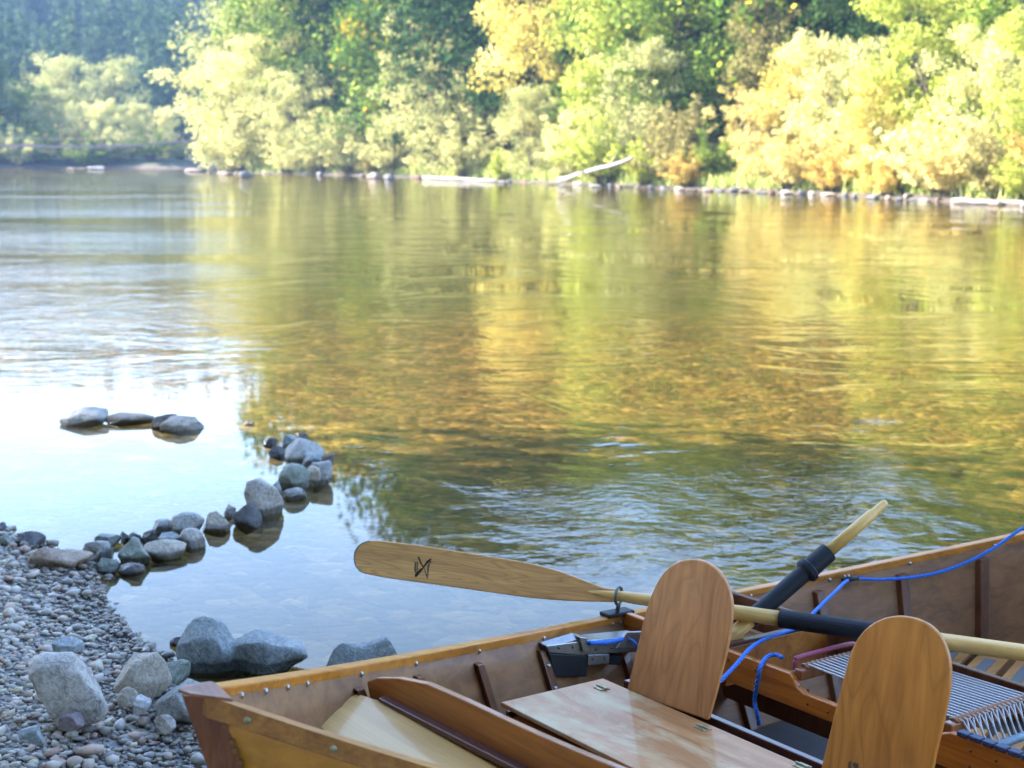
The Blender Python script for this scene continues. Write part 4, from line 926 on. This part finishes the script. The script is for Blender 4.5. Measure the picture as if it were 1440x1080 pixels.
# left bank across the bend
def lt(key,px,ytop,Y_,mat,name,label,wide=1.0,cat='tree',ybase=None):
    X_=(px-720)/F/ct*Y_; z=max(.2,tz(X_,Y_)); d=ray(px,ytop); h=H+d.z/d.y*Y_-z; return tree(key,X_,Y_,max(h,2),mat,name,label,cat,'trees on the far left shore',wide,z)
lt('r1',5,82,228,'conifer','alder_tree','dark shadowy tree at the left picture edge on the far left shore',1.1)
lt('r2',-30,60,232,'green','alder_tree','green tree just beyond the left picture edge on the far left shore',1.1)
lt('r2',105,75,245,'sage','cottonwood_tree','round-topped pale sage tree, tallest on the far left shore',1.0)
lt('r1',185,80,247,'sage','cottonwood_tree','pale sage tree with two round heads right of the tallest one',.95)
lt('c3',58,78,238,'hazyc','fir_tree','small pointed light green conifer on the far left shore',1.2)
lt('w1',45,120,230,'green','willow','green willow in front of the pointed conifer',1.0)
lt('w1',8,118,229,'sage','willow','sage willow at the left picture edge on the far left shore',1.0)
lt('b1',45,172,224,'sage','bush','sage bush low behind the left end of the footbridge',1.5,'bush')
lt('b3',145,186,223,'green','bush','dark green bush at the water in the middle of the far left shore',1.9,'bush')
lt('w2',95,125,232,'sage','willow','sage willow in front of the tallest round-topped tree',.9)
lt('w1',150,140,228,'cream','willow','pale yellowish willow at the middle of the far left shore',.9)
lt('w2',200,145,230,'sage','willow','sage willow right of the pale yellowish one',.9)
lt('w1',240,150,233,'cream','willow','pale rounded willow near the right end of the far left shore',.75)
lt('r3',262,165,240,'conifer','alder_tree','dark tree closing the gap at the river bend',.9)
lt('b1',120,170,225,'olive','bush','brown-green bush behind the footbridge, middle',1.4,'bush')
lt('b2',20,165,225,'green','bush','dark green bush at the left end behind the footbridge',1.6,'bush')
lt('b3',70,178,225,'green','bush','dark green bush under the green willow on the left shore',1.6,'bush')
lt('b1',175,180,225,'sage','bush','sage bush at the water right of the brown-green one',1.4,'bush')
lt('b2',225,178,226,'green','bush','dark green bush near the right end of the footbridge',1.5,'bush')
lt('b2',46,222,223,'peach','bush','small pale rounded bush at the waterline of the left shore',1.1,'bush')
lt('b3',265,190,232,'sage','bush','low sage bush where the footbridge reaches the bend',1.3,'bush')
lt('b1',-25,170,225,'sage','bush','sage bush just beyond the left picture edge on the left shore',1.6,'bush')
for px,yt,Y_,mt,lb,wd in ((248,0,330,'hazyc','light green conifer standing out alone before the blue hillside',1.15),(275,28,320,'hazyc','slim light green conifer just right of the lone light green one',1.0),(225,10,350,'conifer','dark conifer left of the lone light green one on the hill',1.1),(298,35,330,'hazyc','slim light conifer beside the left tip of the near bank trees',1.0),(180,-30,370,'hazyc','soft light conifer high on the hill above the sage trees',1.1),(130,-20,360,'conifer','dark pointed conifer high on the hill above the tallest sage tree',1.1),(270,130,300,'hazyc','small light conifer low in the dark gap at the river bend',1.0),(205,60,330,'conifer','dark conifer on the lower hill between two pale ones',1.1),(315,0,340,'conifer','dark conifer on the hill partly hidden by the left tip trees',1.1)):
    X_=(px-720)/F/ct*Y_; z=tz(X_,Y_); d=ray(px,yt); h=max(H+d.z/d.y*Y_-z,10); tree('c1' if wd>1.05 else 'c3',X_,Y_,h,mt,'fir_tree',lb,'tree','conifers standing out on the far hillside',wd)
# wooded hillside: one mass
def wood_mass():
    r=np.random.default_rng(9); Vs=[];Fs=[];As=[];b=0
    protos=[mk_conifer(40+k,22,.17,900,.75)[1] for k in range(4)]
    n=900
    Yt=r.uniform(262,560,n); Xt=Yt*np.tan(np.radians(r.uniform(-25,3,n))); Zt=terrain(Xt,Yt)
    for x,y,z in zip(Xt,Yt,Zt):
        if y<300 and x>-30: pass
        V,Fq,v=protos[r.integers(4)]; s=r.uniform(.75,1.35); a=r.uniform(0,6.28); c_,s_=math.cos(a),math.sin(a)
        W=V*s; W=np.stack([W[:,0]*c_-W[:,1]*s_+x,W[:,0]*s_+W[:,1]*c_+y,W[:,2]+z-.5],-1); Vs.append(W); Fs.append(Fq+b); As.append(np.clip(v*.6+r.random()*.4,0,1)); b+=len(V)
    me=npmesh('hillside_wood',np.concatenate(Vs),np.concatenate(Fs),LM['conifer'],np.concatenate(As)); o=bpy.data.objects.new('hillside_wood',me); C.objects.link(o)
    tagp(o,'dense dark conifer wood covering the hazy blue hillside upstream','wood',kind='stuff')
wood_mass()
# grass on the banks
def grass_mass():
    r=np.random.default_rng(19); P=[]
    for (ax_,ay),(bx,by) in zip(far[:-3],far[1:-2]):
        L_=math.hypot(bx-ax_,by-ay); n=int(L_*60)
        nx_,ny_=(by-ay)/L_,-(bx-ax_)/L_
        t=r.random(n); o_=r.random(n)**1.5*9+1.0
        sgn=1 if not inside(np.array([(ax_+bx)/2+nx_*3]),np.array([(ay+by)/2+ny_*3]))[0] else -1
        P.append(np.stack([ax_+(bx-ax_)*t+sgn*nx_*o_,ay+(by-ay)*t+sgn*ny_*o_],-1))
    P=np.concatenate(P); P=P[(P[:,0]>-32)&(P[:,1]<185)]; Z_=terrain(P[:,0],P[:,1]); k=Z_>.09; P=P[k]; Z_=Z_[k]; n=len(P); q=5
    P=np.repeat(P,q,0)+r.normal(size=(n*q,2))*.25; Z_=np.repeat(Z_,q); n=len(P); h=r.uniform(.25,.8,n); a=r.uniform(0,6.28,n); w=r.uniform(.03,.08,n)
    lx=r.normal(size=n)*.2; ly=r.normal(size=n)*.2
    A0=np.stack([P[:,0]-np.cos(a)*w,P[:,1]-np.sin(a)*w,Z_-.1],-1); A1=np.stack([P[:,0]+np.cos(a)*w,P[:,1]+np.sin(a)*w,Z_-.1],-1)
    B0=np.stack([P[:,0]+lx,P[:,1]+ly,Z_+h],-1); B1=B0+np.array([.03,0,-.01])
    V=np.stack([A0,A1,B1,B0],1).reshape(-1,3); me=npmesh('bank_grass',V,np.arange(n*4).reshape(-1,4),LM['grass'],np.repeat(r.random(n),4))
    o=bpy.data.objects.new('bank_grass',me); C.objects.link(o); tagp(o,'green and straw-coloured grass along the far banks','grass',kind='stuff')
grass_mass()
# pale rocks, logs and the stump along the far water line
fv=[npmesh('rock',*(lambda q:(q[0],q[1]))(rockshape(500+k,3,.8,8)),RM['white'],None,True) for k in range(6)]
def farrock(px,py,wpx,hpx,mat,label,group='pale rocks along the far water line'):
    g=G(px,py,0); d=g.length; o=bpy.data.objects.new('rock',fv[int(px)%6]); C.objects.link(o); w=wpx*d/F/2; hh=hpx*d/F
    o.scale=(w,w*.7,hh*.8); o.location=(g.x,g.y+w*.4,hh*.25); o.rotation_euler=(0,0,random.uniform(-.4,.4)); o.material_slots[0].link='OBJECT'; o.material_slots[0].material=RM[mat]; return tagp(o,label,'rock',group)
farrock(345,249,18,8,'dark','dark boulder in the water off the left tip of the far bank',None)
farrock(318,246,20,5,'brown','low boulder left of the dark one off the bank tip',None)
farrock(272,241,30,4,'brown','flat rock in the quick water at the bend',None)
farrock(100,239,14,3,'brown','small low rock at the left shore below the sage trees',None)
farrock(135,238,26,4,'dark','grey rock on the left shore under the brown-green bush',None)
farrock(527,251,22,8,'brown','low block in the water below the green maple',None)
farrock(548,252,14,7,'dark','dark boulder in the water right below the green maple',None)
rr=np.random.default_rng(77)
for k in range(60):
    px=290+k*19.5+rr.uniform(-6,6); X_,Y_=bankY(px); yb=540+F*(math.tan(math.atan2(H,Y_)-TH))+rr.uniform(-.4,1.6)
    farrock(px,yb,rr.uniform(6,20)*(60/max(Y_,60)+.3),rr.uniform(2.5,6)*(60/max(Y_,60)+.3),['pale','grey','tan','dark','brown','dark','brown','dark','red'][rr.integers(9)],'small sunlit rock among the many lining the far water edge')
def log(p0,p1,r0,r1,name,label,mat='drift',branches=2):
    a=Vector(p0); b=Vector(p1); mb=MB(); pts=[a.lerp(b,t)+Vector((random.uniform(-1,1),random.uniform(-1,1),random.uniform(-1,1)))*r0*.35 for t in np.linspace(0,1,8)]
    mb.tube(pts,[r0+(r1-r0)*t for t in np.linspace(0,1,8)],9)
    for k in range(branches): 
        i=random.randint(3,6); mb.tube([pts[i],pts[i]+Vector((random.uniform(-.6,.6),random.uniform(-.4,.1),random.uniform(.3,.9)))],[r1*.6,.02],6)
    o=mb.build(name,M[mat],None,smooth=True); return tagp(o,label,'log')
g=G(788,257,0); l0=AT(786,255,bankY(786)[1]*.975); l1=AT(890,223,bankY(890)[1]*.95); l0.z=max(l0.z,.25)
log(l0,l1,.18,.10,'driftwood_log','bleached driftwood log slanting up out of the bank bushes at centre')
a=G(595,252,0); b=G(700,256,0); log(a+Vector((0,.3,.12)),b+Vector((0,.3,.12)),.13,.10,'driftwood_log','bleached log lying flat at the water edge right of the green maple',branches=0)
a=G(1278,281,0); b=G(1335,272,0); log(a+Vector((0,.4,.15)),b+Vector((0,1.2,.35)),.12,.15,'driftwood_log','white log lying at the water edge near the right under the buff bush',branches=1)
a=G(1345,287,0); b=G(1455,290,0); log(a+Vector((0,.5,.12)),b+Vector((0,.5,.12)),.12,.10,'driftwood_log','white weathered log low along the water at the right picture edge',branches=0)
a=G(720,253,0); o=log(a+Vector((0,.6,.0)),a+Vector((-.15,.7,1.5)),.26,.12,'tree_stump','small pale leaning stump at the water edge left of the driftwood log',branches=1); o['category']='stump'
# suspension footbridge in the distance
fb=empty('footbridge',(-75,205,6),'thin suspension footbridge hung across the river at far left','bridge')
def fbp(px,py): 
    d=ray(px,py); t=200/d.y; return EYE+d*t-Vector((-75,205,6))
crv=catmull([fbp(-120,196),fbp(0,202),fbp(100,205),fbp(180,203),fbp(275,196),fbp(300,193)],8)
mb=MB(); w=Vector((0,.55,0))
for p,q in zip(crv[:-1],crv[1:]): mb.prism([p-w,q-w,q+w,p+w],(0,0,-.30))
mb.build('deck',M['bridge'],fb)
MB().tube([p+Vector((0,-.55,.9)) for p in crv],.035,6).build('handrail_cable',M['bridge'],fb)
mb=MB()
for p in crv[::3]: mb.tube([p+Vector((0,-.55,0)),p+Vector((0,-.55,.9))],.025,5)
mb.build('hangers',M['bridge'],fb)
# a house wall glimpsed through the wood, top right
hx=(1190-720)/F/ct*98; hz=H+ray(1190,4).z/ray(1190,4).y*98
cab=empty('cabin',(hx,98,hz-3),'pinkish brown cabin glimpsed between the trees at the top','house')
MB().box((0,0,1.7),(4.2,4,3.4)).build('wall',plain('cabin_siding',(.33,.22,.19),.8),cab,bevel=.02)
MB().prism([(-2.6,-2.5,3.4),(2.6,-2.5,3.4),(0,-2.5,5.2)],(0,5,0)).build('roof',plain('cabin_roof',(.16,.15,.15),.8),cab)
MB().box((-.9,-2.02,2.2),(1.1,.06,1.0)).build('window',plain('cabin_glass',(.5,.5,.52),.2),cab)
# ---------------------------------------------------------------- near bank trees (out of frame): left ones shade beach and boat, rear ones added to block skylight
for x,y,h,k in ((-12,-6,17,'r1'),(-13,-2,18,'r2'),(-12.5,1.5,18,'r3'),(-13,4.6,15,'r1'),(-18,0,20,'r2'),(-18,5,20,'r1'),(-17,-8,20,'r3'),(-22,3,22,'r1'),(-14,7.4,15,'r2'),(-19,8,17,'r1'),(-21,-5,22,'r2'),(-7,-9,16,'r2'),(-3,-8,15,'r1'),(2,-8.5,16,'r2'),(6.5,-8,15,'r3'),(11,-9,16,'r1'),(-1,-12,19,'r3'),(5,-13,20,'r2')):
    tree(k,x,y,h,'green','alder_tree','unseen leafy alder shading the near bank, behind and left of the beach','tree','near bank trees shading the beach',1.15)
# ---------------------------------------------------------------- light, air, camera
SD=Vector((-.93,.10,0)).normalized(); EL_=math.radians(36)
sd=Vector((SD.x*math.cos(EL_),SD.y*math.cos(EL_),math.sin(EL_)))
w=bpy.data.worlds.new('World'); bpy.context.scene.world=w; w.use_nodes=True; nt=w.node_tree; bg=nt.nodes['Background']
sky=nt.nodes.new('ShaderNodeTexSky'); sky.sky_type='NISHITA'; sky.sun_disc=False; sky.sun_elevation=EL_; sky.sun_rotation=math.atan2(sd.x,sd.y); sky.air_density=.85; sky.dust_density=.5; sky.ozone_density=1.0
nt.links.new(sky.outputs[0],bg.inputs[0]); bg.inputs[1].default_value=.15
L_=bpy.data.lights.new('sun','SUN'); L_.energy=4.4; L_.angle=math.radians(.5); L_.color=(1,.93,.82); so=bpy.data.objects.new('sun',L_); C.objects.link(so)
so.rotation_euler=sd.to_track_quat('Z','Y').to_euler(); so.location=(0,0,30)
HAZE=True
if HAZE:
    m,nt,out=nodes('river_haze'); pv=nt.nodes.new('ShaderNodeVolumePrincipled'); pv.inputs['Color'].default_value=(.36,.60,1,1); pv.inputs['Density'].default_value=.00026; pv.inputs['Anisotropy'].default_value=.0
    nt.links.new(pv.outputs[0],out.inputs['Volume'])
    o=MB().box((0,330,75),(1500,1200,180)).build('haze',m); tagp(o,'faint blue haze hanging in the river valley','haze',kind='stuff')
cam=bpy.data.cameras.new('camera'); co=bpy.data.objects.new('camera',cam); C.objects.link(co); co.location=EYE; co.rotation_euler=(math.pi/2-TH,0,0)
cam.sensor_width=36; cam.lens=F/1440*36; cam.clip_end=3000; cam.clip_start=.05
cam.dof.use_dof=True; cam.dof.focus_distance=4.2; cam.dof.aperture_fstop=cam.lens/11.5
sc=bpy.context.scene; sc.camera=co
sc.view_settings.view_transform='Standard'; sc.view_settings.look='None'; sc.view_settings.exposure=3.08; sc.view_settings.gamma=1
sc.cycles.max_bounces=8; sc.cycles.transparent_max_bounces=16; sc.cycles.volume_bounces=0
sc.cycles.sample_clamp_indirect=6
